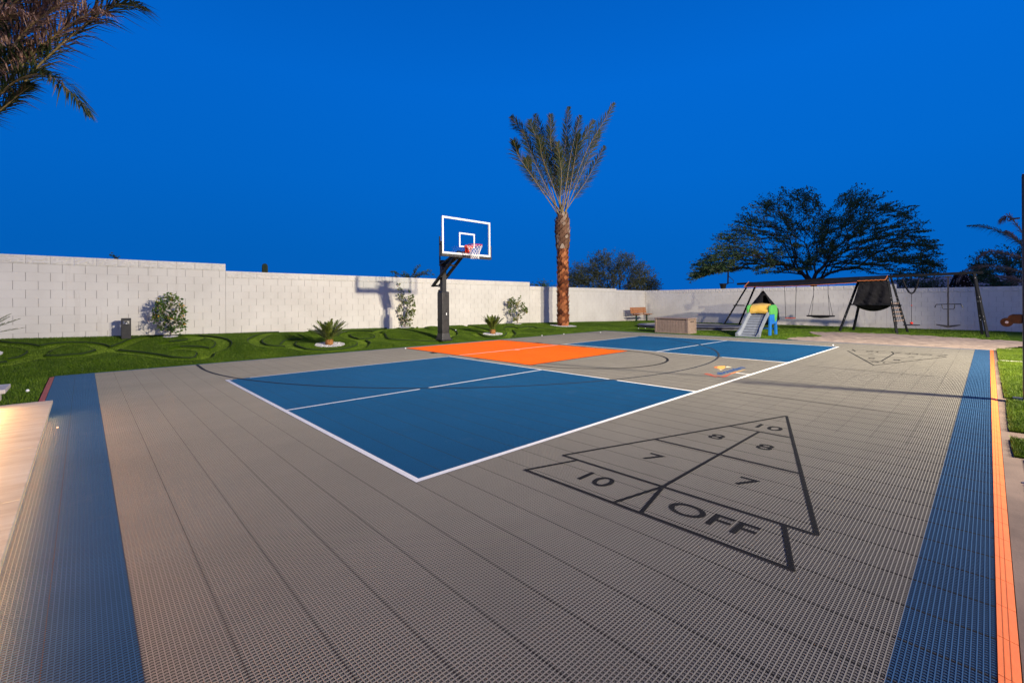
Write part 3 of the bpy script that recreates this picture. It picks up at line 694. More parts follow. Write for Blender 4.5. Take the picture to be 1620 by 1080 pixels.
def grow(base, targets, step=.35, jit=.1, trunk=None, sag=0.0):
    nodes = [Vector(base)]; par = [-1]; pl = [0.0]
    if trunk:
        for p in trunk: nodes.append(Vector(p)); par.append(len(nodes)-2); pl.append(0.0)
    T_ = sorted([Vector(t) for t in targets], key=lambda t: (t-nodes[-1]).length)
    tips = []
    for t in T_:
        A = np.array([tuple(p) for p in nodes]); d = np.linalg.norm(A-np.array(t), axis=1)
        lo = 1 if trunk else 0
        if trunk: d[:len(trunk)] += 3.0
        pen = d+.62*np.array(pl)
        j = int(np.argmin(pen)); p = nodes[j]; L_ = (t-p).length; n = max(1, int(L_/step)); cur = j
        for k in range(1, n+1):
            f = k/n; q = p.lerp(t, f)
            if k < n: q = q+Vector((rnd.gauss(0, jit), rnd.gauss(0, jit), rnd.gauss(0, jit*.7)+sag*math.sin(math.pi*f)*L_))
            pl.append(pl[cur]+(q-nodes[cur]).length); nodes.append(q); par.append(cur); cur = len(nodes)-1
        tips.append(cur)
    return nodes, par, tips
def branch_mesh(nodes, par, tips, r0, p=.48, rmax=9, n=5):
    cnt = [0]*len(nodes)
    for t in tips:
        k = t
        while k >= 0: cnt[k] += 1; k = par[k]
    mb = MB()
    for i in range(1, len(nodes)):
        a_, b_ = nodes[par[i]], nodes[i]
        if (b_-a_).length < 1e-5: continue
        ra = min(rmax, r0*max(1, cnt[par[i]])**p); rb = min(rmax, r0*max(1, cnt[i])**p); ra = min(ra, rb*1.35)
        mb.tube([a_, b_+(b_-a_)*.04], [ra, rb], n if rb > r0*2.2 else 3, cap=False)
    return mb
def interp_px(pts, u):
    for (u0, v0), (u1, v1) in zip(pts, pts[1:]):
        if u0 <= u <= u1: return v0+(v1-v0)*(u-u0)/(u1-u0)
    return pts[-1][1]
def tree_from_outline(name, label, cat, D, thick, top, low, n, basepx, mat, bmat, leafL, leafW, per, spread, r0, trunk=None, group=None, droop=.0, flat=.35, step=.45, jit=.1, gz=0.0, outdir=True, dens=1.0, crown='crown', trname='trunk', rmax=9):
    b = depth_at(basepx, 477, D); b = Vector((b.x, b.y, gz)); t = thing(name, b, label, cat, group)
    T_ = []; u0, u1 = top[0][0], top[-1][0]
    while len(T_) < n:
        u = rnd.uniform(u0, u1); vt, vl = interp_px(top, u), interp_px(low, u)
        if vl-vt < 2: continue
        f = rnd.random()**.95; v = vt+(vl-vt)*f
        half = thick*.5*math.sqrt(max(.05, 1-((u-(u0+u1)/2)/((u1-u0)/2))**2)); T_.append(depth_at(u, v, D+rnd.uniform(-half, half)))
    tk = [b+Vector(q) for q in trunk] if trunk else None
    nodes, par, tips = grow(b, T_, step, jit, tk)
    branch_mesh(nodes, par, tips, r0, rmax=rmax).build(trname, bmat, t, smooth=True)
    Cs = []; Ds = []; ctr = sum(T_, Vector())/len(T_); ctr.z = min(q.z for q in T_)-.2
    ends = [(nodes[k], nodes[par[k]]) for k in tips]+[(nodes[k], nodes[par[k]]) for k in range(len(nodes)) if par[k] > len(trunk or []) and rnd.random() < .35*dens]
    for e, pe in ends:
        dv = (e-pe).normalized() if (e-pe).length > 1e-5 else Vector((0, 0, 1))
        if outdir: o_ = (e-ctr); o_.z *= .3; o_.normalize(); dv = (dv+o_*1.2+Vector((0, 0, -droop))).normalized()
        m_ = int(per*rnd.uniform(.5, 1.4)); s_ = nrng.normal(0, 1, (m_, 3))*spread*np.array([1, 1, flat]); al = nrng.uniform(-1.2, 1.3, (m_, 1))*spread*1.6
        Cs.append(np.array(e)[None]+s_*.42+np.array(dv)[None]*al); Ds.append(np.array(dv)[None]+nrng.normal(0, .55, (m_, 3)))
    V, F_ = leaf_arrays(np.concatenate(Cs), np.concatenate(Ds), leafL, leafW)
    np_mesh(crown, V, F_, mat, t); return t

# far trees beyond the walls
tree_from_outline('acacia_tree', 'wide umbrella-crowned acacia tree rising behind the wall and swing set', 'tree', 30, 8.5,
    [(1101, 438), (1112, 408), (1128, 398), (1142, 378), (1160, 360), (1178, 350), (1190, 330), (1205, 316), (1222, 314), (1240, 304), (1262, 306), (1278, 302), (1292, 316), (1300, 334), (1310, 342), (1322, 318), (1338, 304), (1362, 300), (1382, 304), (1398, 320), (1418, 322), (1436, 334), (1452, 352), (1466, 368), (1478, 384), (1480, 424)],
    [(1101, 441), (1125, 432), (1180, 428), (1240, 434), (1285, 425), (1303, 404), (1320, 425), (1400, 434), (1455, 438), (1480, 428)], 820, 1288, M_acacia, M_bark, .17, .058, 38, .30, .0078,
    trunk=[(0, 0, 1.0), (.1, 0, 1.9), (.1, .1, 2.5)], droop=.25, flat=.22, step=.5, jit=.09, gz=0)
tree_from_outline('olive_tree', 'rounded grey-green desert tree behind the wall right of the tall palm', 'tree', 36, 5,
    [(899, 438), (912, 425), (925, 412), (945, 407), (958, 401), (975, 400), (992, 405), (1000, 420), (1018, 424), (1035, 446)],
    [(899, 462), (1035, 466)], 330, 968, M_olive, M_bark, .17, .055, 40, .30, .008, trunk=[(0, 0, .8), (.1, 0, 1.4)], flat=.9, gz=0)
tree_from_outline('background_tree', 'dark tree behind the wall at the right edge beneath the palm fronds', 'tree', 27, 4,
    [(1530, 440), (1545, 412), (1570, 398), (1600, 396), (1640, 392), (1680, 400)], [(1530, 452), (1680, 462)], 260, 1610, M_acacia, M_bark, .15, .05, 36, .26, .009, trunk=[(0, 0, .8)], droop=.2, flat=.4)
tree_from_outline('background_shrub', 'low green bush behind the wall beneath the swing beam', 'bush', 28, 3,
    [(1418, 446), (1432, 440), (1450, 439), (1462, 446), (1480, 441), (1496, 450)], [(1418, 465), (1496, 465)], 90, 1455, M_olive, M_bark, .13, .05, 30, .24, .012, flat=.8)
tree_from_outline('background_shrub', 'dark shrub poking over the wall left of the hoop pole', 'bush', 24, 2,
    [(622, 420), (628, 421), (640, 436), (652, 431), (662, 421), (672, 428), (683, 426)], [(622, 440), (683, 442)], 26, 652, M_acacia, M_bark, .11, .05, 16, .12, .012, trunk=[(0, 0, 1.0), (0, 0, 2.0)], flat=.8, rmax=.06)
tree_from_outline('background_shrub', 'thin line of shrub tops over the wall left of the palm trunk', 'bush', 26, 2,
    [(843, 449), (858, 446), (872, 447)], [(843, 455), (872, 455)], 20, 858, M_acacia, M_bark, .12, .05, 16, .15, .010, trunk=[(0, 0, 1.0), (0, 0, 1.8)], flat=.8, rmax=.05)
tree_from_outline('background_shrub', 'few thin twigs showing above the left wall over the bollard', 'bush', 20, .8,
    [(175, 403), (182, 404), (190, 407)], [(175, 408), (190, 409)], 6, 182, M_acacia, M_bark, .10, .05, 7, .06, .010, trunk=[(0, 0, 1.0), (0, 0, 2.0)], flat=.8, rmax=.04)
# saguaro tip
b = depth_at(419, 417, 22); mb = MB(); n = 16; vs = []; prof = [(.13, 0), (.14, b.z*.6), (.13, b.z-.15), (.11, b.z-.05), (.05, b.z)]
for r, z in prof:
    for k in range(2*n): a_ = math.pi*k/n; q = r*(1 if k % 2 else .82); vs.append((b.x+q*math.cos(a_), b.y+q*math.sin(a_), z))
m2 = 2*n; mb.add(vs, [(i*m2+k, i*m2+(k+1) % m2, (i+1)*m2+(k+1) % m2, (i+1)*m2+k) for i in range(len(prof)-1) for k in range(m2)]+[tuple((len(prof)-1)*m2+k for k in range(m2))])
o = mb.build('saguaro_cactus', M_cactus, loc=(b.x, b.y, 0), smooth=False); tag(o, 'top of a slim saguaro cactus showing above the wall', 'cactus')

# shrubs on the lawn
def shrub(name, label, P0, outline, n, mat, leafL, leafW, per, spread, thick, r0, bm):
    D = (Vector(P0)-Vector((CX, CY, CZ))).dot(Fv); top, low = outline
    t = thing(name, P0, label, 'shrub', None); T_ = []; u0, u1 = top[0][0], top[-1][0]
    while len(T_) < n:
        u = rnd.uniform(u0, u1); vt, vl = interp_px(top, u), interp_px(low, u); v = vt+(vl-vt)*rnd.random()
        T_.append(depth_at(u, v, D+rnd.uniform(-thick, thick)))
    nodes, par, tips = grow(P0, T_, .12, .015, [Vector(P0)+Vector((0, 0, .08))])
    branch_mesh(nodes, par, tips, r0, p=.42).build('stems', bm, t, smooth=True)
    Cs = []; Ds = []
    for k in range(2, len(nodes)):
        if k not in tips and rnd.random() > .3: continue
        e = nodes[k]; m_ = max(2, int(per*rnd.uniform(.5, 1.3))); dv = nrng.normal(0, 1, (m_, 3)); dv[:, 2] += .3; dv /= np.linalg.norm(dv, axis=1, keepdims=True)
        Cs.append(np.array(e)[None]+dv*spread); Ds.append(dv+nrng.normal(0, .3, (m_, 3)))
    V, F_ = leaf_arrays(np.concatenate(Cs), np.concatenate(Ds), leafL, leafW, .2); np_mesh('foliage', V, F_, mat, t)
shrub('leafy_shrub', 'dense leafy green shrub with a few orange leaves beside the bollard light', P_b1,
      ([(242, 500), (247, 476), (255, 470), (262, 462), (273, 463), (283, 470), (291, 480), (293, 516)], [(242, 505), (250, 524), (262, 529), (285, 526), (293, 518)]), 115, M_shrub, .082, .050, 8, .055, .34, .0035, M_bark_pale)
shrub('leafy_shrub', 'tall sparse shrub with twin upright shoots left of the hoop pole', P_b2,
      ([(628, 455), (631, 448), (637, 462), (641, 470), (645, 453), (652, 462), (655, 478)], [(628, 490), (632, 515), (640, 515), (645, 517), (650, 515), (655, 505)]), 90, M_shrub2, .085, .058, 7, .055, .16, .004, M_bark_pale)
shrub('leafy_shrub', 'small open shrub to the right of the second cycad', P_b3,
      ([(803, 476), (808, 471), (818, 472), (824, 467), (829, 478), (833, 490)], [(803, 490), (812, 506), (820, 510), (828, 500), (833, 493)]), 85, M_shrub2, .095, .06, 7, .06, .25, .004, M_bark_pale)

def frond(mbr, LV, LF, pts, r, leafL, n, wid, updir=(0, 0, 1), tw=.6, start=.18, droop=.15, jitter=.15, mode='V'):
    """rachis through pts; n leaflets a side appended to LV/LF lists"""
    pts = [Vector(p) for p in pts]; fine = []
    for i in range(len(pts)-1):
        p0, p1, p2, p3 = pts[max(i-1, 0)], pts[i], pts[i+1], pts[min(i+2, len(pts)-1)]
        for k in range(6):
            t = k/6; fine.append(.5*((2*p1)+(p2-p0)*t+(2*p0-5*p1+4*p2-p3)*t*t+(3*p1-p0-3*p2+p3)*t**3))
    fine.append(pts[-1]); L_ = len(fine)
    mbr.tube(fine, [r*(1-.85*i/(L_-1)) for i in range(L_)], 5)
    seglen = sum((fine[i+1]-fine[i]).length for i in range(L_-1))
    for k in range(n):
        f = start+(1-start)*(k+rnd.random()*.6)/n; x = f*(L_-1); i = min(int(x), L_-2); p = fine[i].lerp(fine[i+1], x-i); t = (fine[i+1]-fine[i]).normalized()
        side = t.cross(Vector(updir))
        if side.length < .1: side = t.cross(Vector((1, 0, 0)))
        side.normalize(); nm = side.cross(t).normalized()
        g = math.sin(math.pi*min(1, (f-start)/(1-start)*.9+.12))**.6; ll = leafL*g*rnd.uniform(.8, 1.15)
        for s in (-1, 1):
            d = (t*(.75+.5*f)+side*s*tw*rnd.uniform(.7, 1.3)+nm*.35*rnd.uniform(-.3, 1.3)); d = d+Vector((rnd.gauss(0, jitter), rnd.gauss(0, jitter), rnd.gauss(0, jitter))); d.normalize()
            mdl = p+d*ll*.5; tip = p+d*ll+Vector((0, 0, -droop*ll)); wv = d.cross(nm).normalized()*wid/2
            b = len(LV); LV.extend([tuple(p-wv*.5), tuple(p+wv*.5), tuple(mdl+wv), tuple(mdl-wv), tuple(tip)]); LF.extend([(b, b+1, b+2), (b, b+2, b+3), (b+3, b+2, b+4)])
def cycad(P0, label, ht, n, R_, top, mat=M_cycad):
    t = thing('cycad', P0, label, 'cycad', None); P0 = Vector(P0)
    V = []; F_ = []                                     # fibrous trunk of pointed scales
    mb = MB(); mb.lathe(P0, [(.085, -.02), (.10, ht*.35), (.105, ht*.7), (.07, ht)], 14)
    mb.build('trunk_core', M_fibre, t)
    fm = MB()
    for k in range(260):
        a_ = rnd.uniform(0, 6.28); z = rnd.uniform(.0, ht*1.02); r = .098; p = P0+Vector((r*math.cos(a_), r*math.sin(a_), z)); o_ = Vector((math.cos(a_), math.sin(a_), rnd.uniform(.3, 1.6))).normalized()
        s_ = o_.cross(Vector((0, 0, 1))).normalized()*.008; fm.add([p-s_, p+s_, p+o_*rnd.uniform(.03, .055)], [(0, 1, 2)])
    fm.build('trunk', M_fibre, t)
    for k in range(n):
        a_ = 2*math.pi*k/n*2.618+rnd.uniform(-.2, .2); el = rnd.uniform(.15, 1.15) if top is None else rnd.uniform(*top); L_ = R_*rnd.uniform(.85, 1.1)
        dh = Vector((math.cos(a_), math.sin(a_), 0)); b_ = P0+Vector((0, 0, ht*.95))+dh*.04
        p1 = b_+(dh*math.cos(el)+Vector((0, 0, math.sin(el))))*L_*.5; p2 = p1+(dh*math.cos(el-.22)+Vector((0, 0, math.sin(el-.22))))*L_*.5
        mr = MB(); LV = []; LF = []; frond(mr, LV, LF, [b_, b_.lerp(p1, .5), p1, p1.lerp(p2, .5), p2], .008, .12, 52, .013, start=.16, tw=.75, droop=0, jitter=.05)
        mr.add(LV, LF); mr.build('frond', mat, t)
cycad(P_cyc1, 'low cycad with arching fronds in white stones, left of the hoop', .16, 26, .66, (.42, 1.25))
cycad(P_cyc2, 'upright cycad with stiff yellow-green fronds just right of the hoop pole', .17, 24, .62, (.85, 1.35))
cycad(P_cyc0, 'cycad at the left edge of the photo with one long frond lying over white stones', .22, 14, .92, (.15, 1.1))

def palm_trunk(t, P0, H, r, rb, Hb, boots=M_boot, bootg=M_bootg, lean=(0, 0)):
    """ringed trunk of overlapping leaf-base scales, then a fatter fibrous head from Hb to H"""
    core = MB(); core.tube([P0+Vector((0, 0, -.05)), P0+Vector((0, 0, Hb)), P0+Vector((0, 0, Hb+.1)), P0+Vector((0, 0, H))], [r*.9, r*.85, rb*.85, rb*.55], 16); core.build('trunk', M_bark, t, smooth=True)
    for part, z0, z1, rr0, rr1, rows, mat, pn, proj in (('trunk_scales', .03, Hb, r*1.0, r*.93, int(Hb/.115), boots, 8, .085), ('trunk_head', Hb, H, rb*.98, rb*.62, int((H-Hb)/.11), bootg, 10, .08)):
        m = MB()
        for i in range(rows):
            z = z0+(z1-z0)*i/rows; rr = rr0+(rr1-rr0)*i/rows
            if part == 'trunk_head': rr = rb*(.92+.12*math.sin(math.pi*min(1, (z-Hb)/(H-Hb)*1.1)))*(1 if i < rows*.8 else .8)
            for k in range(pn):
                a_ = 2*math.pi*(k+.5*(i % 2))/pn+rnd.uniform(-.06, .06); hh = (z1-z0)/rows*rnd.uniform(1.5, 2.1); wv = 2*math.pi*rr/pn*.62
                o_ = Vector((math.cos(a_), math.sin(a_), 0)); s_ = Vector((-math.sin(a_), math.cos(a_), 0)); b_ = P0+Vector((0, 0, z))+o_*rr*.93; pj_ = proj*rnd.uniform(.6, 1.3)
                vs = [b_-s_*wv, b_+s_*wv, b_+s_*wv*.7+Vector((0, 0, hh*.6))+o_*pj_*.6, b_-s_*wv*.7+Vector((0, 0, hh*.6))+o_*pj_*.6, b_+s_*wv*.25+Vector((0, 0, hh))+o_*pj_, b_-s_*wv*.25+Vector((0, 0, hh))+o_*pj_,
                      b_+s_*wv*.25+Vector((0, 0, hh*.97))-o_*.01, b_-s_*wv*.25+Vector((0, 0, hh*.97))-o_*.01]
                m.add(vs, [(0, 1, 2, 3), (3, 2, 4, 5), (5, 4, 6, 7)])
        m.build(part, mat, t)
# the tall date palm
P0 = P_palm; tP = thing('date_palm', P0, 'tall date palm with tied-up fronds standing on the lawn against the blue sky', 'palm tree')
Dp = (P0-Vector((CX, CY, CZ))).dot(Fv); sc = Dp/CF
Hh = (514-338)*sc; Hb = (514-392)*sc
palm_trunk(tP, P0, Hh, .25, .32, Hb)
crown = P0+Vector((0, 0, Hh-.1)); cpx = (888, 345)
FR = [((830, 215), (808, 184), 1.0, 0), ((822, 250), (812, 222), .9, 0), ((850, 225), (838, 190), .85, 1), ((862, 230), (846, 180), .9, 0), ((858, 250), (852, 215), .7, 1), ((872, 235), (871, 180), .85, 0),
      ((885, 260), (882, 225), .8, 0), ((893, 240), (900, 168), .95, 0), ((903, 245), (918, 182), .9, 0), ((908, 260), (915, 212), .75, 1), ((930, 235), (973, 162), 1.0, 0), ((925, 262), (950, 205), .8, 1), ((928, 285), (957, 230), .75, 1),
      ((840, 275), (832, 250), .6, 0), ((878, 270), (866, 200), .8, 1), ((897, 265), (896, 215), .8, 0), ((845, 255), (827, 205), .8, 1), ((888, 275), (884, 235), .7, 0), ((868, 262), (858, 232), .75, 1), ((912, 240), (940, 190), .85, 1)]
for i, (m_, e_, Ls, dry) in enumerate(FR):
    dz = rnd.uniform(-.9, .9); a_ = rnd.uniform(0, 6.28)
    b_ = crown+Vector((math.cos(a_)*.14, math.sin(a_)*.14, 0))
    p1 = depth_at(m_[0], m_[1], Dp+dz*.5); p2 = depth_at(e_[0], e_[1], Dp+dz)
    ms = b_.lerp(p1, .5); mr = MB(); LV = []; LF = []
    fr_ = thing  # noqa
    frond(mr, LV, LF, [b_, ms, p1, p1.lerp(p2, .55), p2], .026, .62, 92, .024, updir=Fv+Vector((rnd.uniform(-.5, .5), rnd.uniform(-.5, .5), rnd.uniform(-.4, .4))), tw=.62, start=.24, droop=.1, jitter=.12)
    fo = mr.build('frond', M_rachis, tP, smooth=True)
    lm = MB(); lm.add(LV, LF); lm.build('leaflets', M_dfrond, fo)
lamp('palm_uplight', 'SPOT', (P0.x-.6, P0.y-1.0, P0.z+.12), (P0.x, P0.y, P0.z+2.6), 45, (1.0, .62, .34), spot_size=math.radians(46), spot_blend=.8, shadow_soft_size=.04)

# near palm, top left: trunk out of frame
D1 = 6.2
bN = depth_at(-165, 477, D1); bN = Vector((bN.x, bN.y, 0)); tN = thing('date_palm', (bN.x, bN.y, .0), 'palm fronds hanging into the top left corner from a palm just out of frame', 'palm tree')
cN = depth_at(-165, 285, D1); palm_trunk(tN, Vector((bN.x, bN.y, 0)), cN.z+.1, .20, .26, cN.z-1.0)
FN = [([(-150, 275), (-10, 185), (60, 105), (140, 35), (190, 8), (236, 18)], 0, .58), ([(-150, 270), (-40, 190), (20, 132), (70, 118), (110, 145), (144, 186)], 0, .40), ([(-150, 265), (-30, 150), (20, 80), (60, 20), (110, -30)], 1, .6),
      ([(-150, 270), (-20, 140), (30, 60), (90, 10), (150, -20)], 1, .55), ([(-160, 260), (-60, 130), (-10, 60), (20, 5), (60, -60)], 1, .6), ([(-150, 275), (-20, 165), (40, 98), (80, 62), (140, 22), (175, 25)], 1, .5),
      ([(-160, 270), (-60, 150), (-20, 80), (0, 0), (10, -80)], 0, .6), ([(-160, 270), (-80, 120), (-50, 60), (10, 25), (60, 30)], 1, .5), ([(-150, 275), (-60, 215), (-20, 190), (30, 150), (50, 135)], 0, .35), ([(-160, 260), (-70, 110), (-20, 40), (50, -10), (120, -10)], 1, .55), ([(-160, 262), (-60, 160), (-10, 110), (30, 90), (70, 75)], 1, .5)]
for i, (pp, dry, lf) in enumerate(FN):
    dd = rnd.uniform(-.5, .5); pts = [depth_at(u, v, D1+dd*k/len(pp)) for k, (u, v) in enumerate(pp)]
    mr = MB(); LV = []; LF = []; frond(mr, LV, LF, pts, .020, lf, 120, .017, updir=(0, 0, 1), tw=.55, start=.22, droop=.35, jitter=.16)
    fo = mr.build('frond', M_rachis, tN, smooth=True); lm = MB(); lm.add(LV, LF); lm.build('leaflets', M_dryfrond if dry and i % 2 else M_dfrond, fo)
# far right palm behind the wall
D3 = 20.5; bR = depth_at(1665, 477, D3); bR = Vector((bR.x, bR.y, 0)); tR = thing('date_palm', bR, 'pinkish drooping palm fronds over the wall at the right edge', 'palm tree')
cR = depth_at(1665, 425, D3); palm_trunk(tR, bR, cR.z+.1, .25, .32, cR.z-.8)
FRr = [([(1660, 425), (1625, 392), (1590, 370), (1558, 359), (1528, 357)], 0), ([(1660, 425), (1625, 410), (1595, 402), (1565, 398), (1544, 410)], 1), ([(1660, 430), (1620, 430), (1590, 424), (1555, 421), (1528, 428), (1512, 450)], 1), ([(1660, 420), (1630, 385), (1600, 345), (1590, 345), (1582, 350)], 1),
       ([(1660, 420), (1635, 400), (1605, 375), (1590, 365)], 1), ([(1660, 425), (1650, 380), (1640, 350), (1620, 340)], 0), ([(1660, 425), (1690, 380), (1720, 350)], 0), ([(1660, 425), (1700, 410), (1740, 420)], 0), ([(1660, 435), (1625, 445), (1600, 440), (1575, 436)], 1)]
for i, (pp, dry) in enumerate(FRr):
    pts = [depth_at(u, v, D3+rnd.uniform(-.3, .3)*k/3) for k, (u, v) in enumerate(pp)]
    mr = MB(); LV = []; LF = []; frond(mr, LV, LF, pts, .030, .38, 75, .022, updir=Fv+Vector((0, 0, .6)), tw=.5, start=.12, droop=.5, jitter=.14); fo = mr.build('frond', M_rachis, tR, smooth=True); lm = MB(); lm.add(LV, LF); lm.build('leaflets', M_dryfrond if dry else M_dfrond, fo)
# squat palm head behind the wall
bq = depth_at(1520, 477, 22); bq = Vector((bq.x, bq.y, 0)); tQ = thing('palm_stump', bq, 'dark cone-shaped palm head with pale cut stubs just above the wall', 'palm tree')
zt = depth_at(1520, 433, 22).z; mb = MB(); mb.lathe(bq, [(.35, 0), (.42, 1.4), (.38, zt-.6), (.22, zt-.2), (.08, zt)], 16); mb.build('trunk', bark('dark_palm_bark', (.015, .009, .008), (.03, .018, .015)), tQ)
mb = MB()
for i in range(22):
    z = zt-.95+i*.045; f = (zt-z)/.95; rr = .10+.34*min(1, f)
    for k in range(9):
        a_ = 2*math.pi*(k+.5*(i % 2))/9; o_ = Vector((math.cos(a_), math.sin(a_), .45)).normalized(); p = bq+Vector((math.cos(a_)*rr, math.sin(a_)*rr, z)); mb.cm = 0; mb.bar(p, p+o_*.11, .085, .05)
        if rnd.random() < .4: mb.cm = 1; mb.bar(p+o_*.112, p+o_*.122, .05, .03)
mb.build('cut_stubs', [bark('dark_stub', (.018, .010, .008), (.035, .02, .016)), mat_noise('stub_end', (.40, .26, .22), (.6, .42, .36), 20, .8)], tQ)

# hills
pts = [(1250, 470), (1300, 459), (1340, 455), (1380, 452), (1420, 442), (1470, 438), (1530, 436), (1600, 436), (1700, 432), (1850, 440), (2000, 470)]
V = []; F_ = []
for j, (u, v) in enumerate([(pts[i][0]+(pts[i+1][0]-pts[i][0])*k/8, pts[i][1]+(pts[i+1][1]-pts[i][1])*k/8) for i in range(len(pts)-1) for k in range(8)]):
    q = depth_at(u, v+rnd.uniform(-.5, .5), 230)
    for k in range(9):
        f = k/8; w_ = Fv*(-60+60*f); V.append((q.x+w_.x, q.y+w_.y, (q.z+.6)*math.sin(f*math.pi/2)+rnd.uniform(-.5, .5)*(f < 1)-.6))
    V.append((q.x+Fv.x*60, q.y+Fv.y*60, -.6))
nn = 10; cnt = len(V)//nn
F_ = [(i*nn+k, (i+1)*nn+k, (i+1)*nn+k+1, i*nn+k+1) for i in range(cnt-1) for k in range(nn-1)]
tag(MB().add(V, F_).build('hills', M_hill, smooth=True), kind='structure')

# ================================================================== BOLLARD
pb = on_lawn(199.5, 535); tB = thing('bollard_light', pb, 'short dark square bollard light with a slotted lamp head on the lawn', 'bollard light'); q = .095
MB().box(pb+Vector((0, 0, .17)), (2*q, 2*q, .36)).build('post', M_black, tB, bevel=.004)
mb = MB()
for sx_ in (-1, 1):
    for sy_ in (-1, 1): mb.box(pb+Vector((sx_*(q-.014), sy_*(q-.014), .395)), (.026, .026, .09))
mb.box(pb+Vector((0, 0, .475)), (2*q, 2*q, .07)); mb.build('cap', M_black, tB, bevel=.003)
MB().lathe(pb+Vector((0, 0, .352)), [(.055, 0), (.05, .03), (.028, .055), (.022, .08)], 16).build('lamp', M_steel, tB, smooth=True)

# ================================================================== BASKETBALL HOOP
hx = 6.80; hy = 9.42; hb = Vector((hx, hy, float(lawn_base(hx, hy))))
tH = thing('basketball_hoop', hb, 'glass-backboard basketball hoop on a padded black pole at the court edge', 'basketball hoop')
MB().box((hx, hy, hb.z+.02), (.42, .42, .05)).build('base_plate', M_black, tH, bevel=.004)
MB().box((hx, hy, hb.z+.15), (.36, .36, .24), taper=.74).build('base_cover', M_pad, tH, bevel=.012)
MB().box((hx, hy, 1.5), (.155, .155, 2.35)).build('pole', M_black, tH, bevel=.008)
pd = MB().box((hx, hy, .97), (.29, .29, 1.36)).build('pole_pad', M_pad, tH, bevel=.03)
MB().box((hx+.02, hy-.148, .92), (.03, .006, .075)).build('badge', M_white, pd)
MB().box((hx+.02, hy-.148, 1.53), (.07, .006, .06)).build('latch', M_black, pd)
bx0, bx1, by, bz0, bz1 = 5.98, 7.86, 8.30, 2.755, 3.87
mb = MB()
for s_ in (-.13, .13):
    mb.bar((hx+s_, hy+.42, 1.83), (hx+s_, by+.07, 2.87), .05, .11, up=(1, 0, 0))
    mb.bar((hx+s_, hy-.02, 2.50), (hx+s_, by+.09, 2.86), .05, .09, up=(1, 0, 0))
for f in (.02, .3, .62, .9): p = Vector((hx, hy+.42, 1.83)).lerp(Vector((hx, by+.07, 2.87)), f); mb.bar(p-Vector((.13, 0, 0)), p+Vector((.13, 0, 0)), .06)
mb.build('lift_arm', M_black, tH, bevel=.004)
mb = MB().bar((hx-.0, hy-.05, 2.5), (hx-.0, by+.35, 2.72), .07); mb.bar((hx-.2, by+.05, 2.84), (hx+.2, by+.05, 2.84), .05); mb.build('board_bracket', M_black, tH)
MB().bar((hx-.11, hy+.02, 2.55), (hx-.11, hy+.02, 3.45), .035).build('lift_spring', M_black, tH)
mb = MB().tube([(hx-.02, hy+.20, 1.72), (hx-.02, hy+.20, .75)], .022, 8); mb.box((hx-.02, hy+.21, 1.25), (.05, .05, .9)); mb.box((hx-.02, hy+.22, .73), (.10, .05, .06)); mb.build('crank', M_black, tH)
MB().box(((bx0+bx1)/2, by, (bz0+bz1)/2), (bx1-bx0-.04, .012, bz1-bz0-.04)).build('backboard_glass', M_glass, tH)
mb = MB(); f_ = .055
mb.box2((bx0, by-.02, bz1-f_), (bx1, by+.02, bz1)); mb.box2((bx0, by-.02, bz0), (bx1, by+.02, bz0+f_)); mb.box2((bx0, by-.02, bz0+f_), (bx0+f_, by+.02, bz1-f_)); mb.box2((bx1-f_, by-.02, bz0+f_), (bx1, by+.02, bz1-f_)); mb.build('backboard_frame', M_white, tH)
cxb = (bx0+bx1)/2; mb = MB(); w5 = .045
x0_, x1_, z0_, z1_ = cxb-.305, cxb+.305, 2.99, 3.44
mb.box2((x0_, by-.010, z1_-w5), (x1_, by-.0065, z1_)); mb.box2((x0_, by-.010, z0_), (x1_, by-.0065, z0_+w5)); mb.box2((x0_, by-.010, z0_+w5), (x0_+w5, by-.0065, z1_-w5)); mb.box2((x1_-w5, by-.010, z0_+w5), (x1_, by-.0065, z1_-w5)); mb.build('target_square', M_white, tH)
mb = MB(); mb.box2((bx0-.02, by-.035, bz0-.085), (bx1+.02, by+.035, bz0-.001)); mb.box2((bx0-.03, by-.035, bz0-.085), (bx0-.001, by+.035, bz0+.36)); mb.box2((bx1+.001, by-.035, bz0-.085), (bx1+.035, by+.035, bz0+.36)); mb.build('board_padding', M_pad, tH, bevel=.008)
rz = 3.03; rr = .229; rc = Vector((cxb, by-.385, rz))
rm = MB().tube([rc+Vector((rr*math.cos(a_), rr*math.sin(a_), 0)) for a_ in [2*math.pi*k/36 for k in range(36)]], .011, 8, closed=True)
rm.box2((cxb-.12, by-.16, rz-.07), (cxb+.12, by-.03, rz-.005)); rm.box2((cxb-.10, by-.045, rz-.20), (cxb+.10, by-.022, rz+.03)); rm.box2((cxb-.07, by-.14, rz-.17), (cxb+.07, by-.045, rz-.07))
for s_ in (-1, 1): rm.bar((cxb+s_*.1, by-.12, rz-.01), (cxb+s_*.16, by-.26, rz-.005), .014)
rim = rm.build('rim', M_red, tH, smooth=False)
nm = MB(); levels = 7; nk = 12; prof = [(.225, 0), (.205, .07), (.175, .14), (.15, .205), (.135, .27), (.125, .335), (.128, .40)]
def npt(l, k): a_ = 2*math.pi*(k+.5*(l % 2))/nk; r, dz = prof[l]; return rc+Vector((r*math.cos(a_), r*math.sin(a_), -dz-.01))
for l in range(levels-1):
    for k in range(nk): nm.tube([npt(l, k), npt(l+1, k)], .0055, 4, cap=False); nm.tube([npt(l, k), npt(l+1, k-1 if l % 2 == 0 else k+1)], .0055, 4, cap=False)
nm.build('net', M_net, tH)

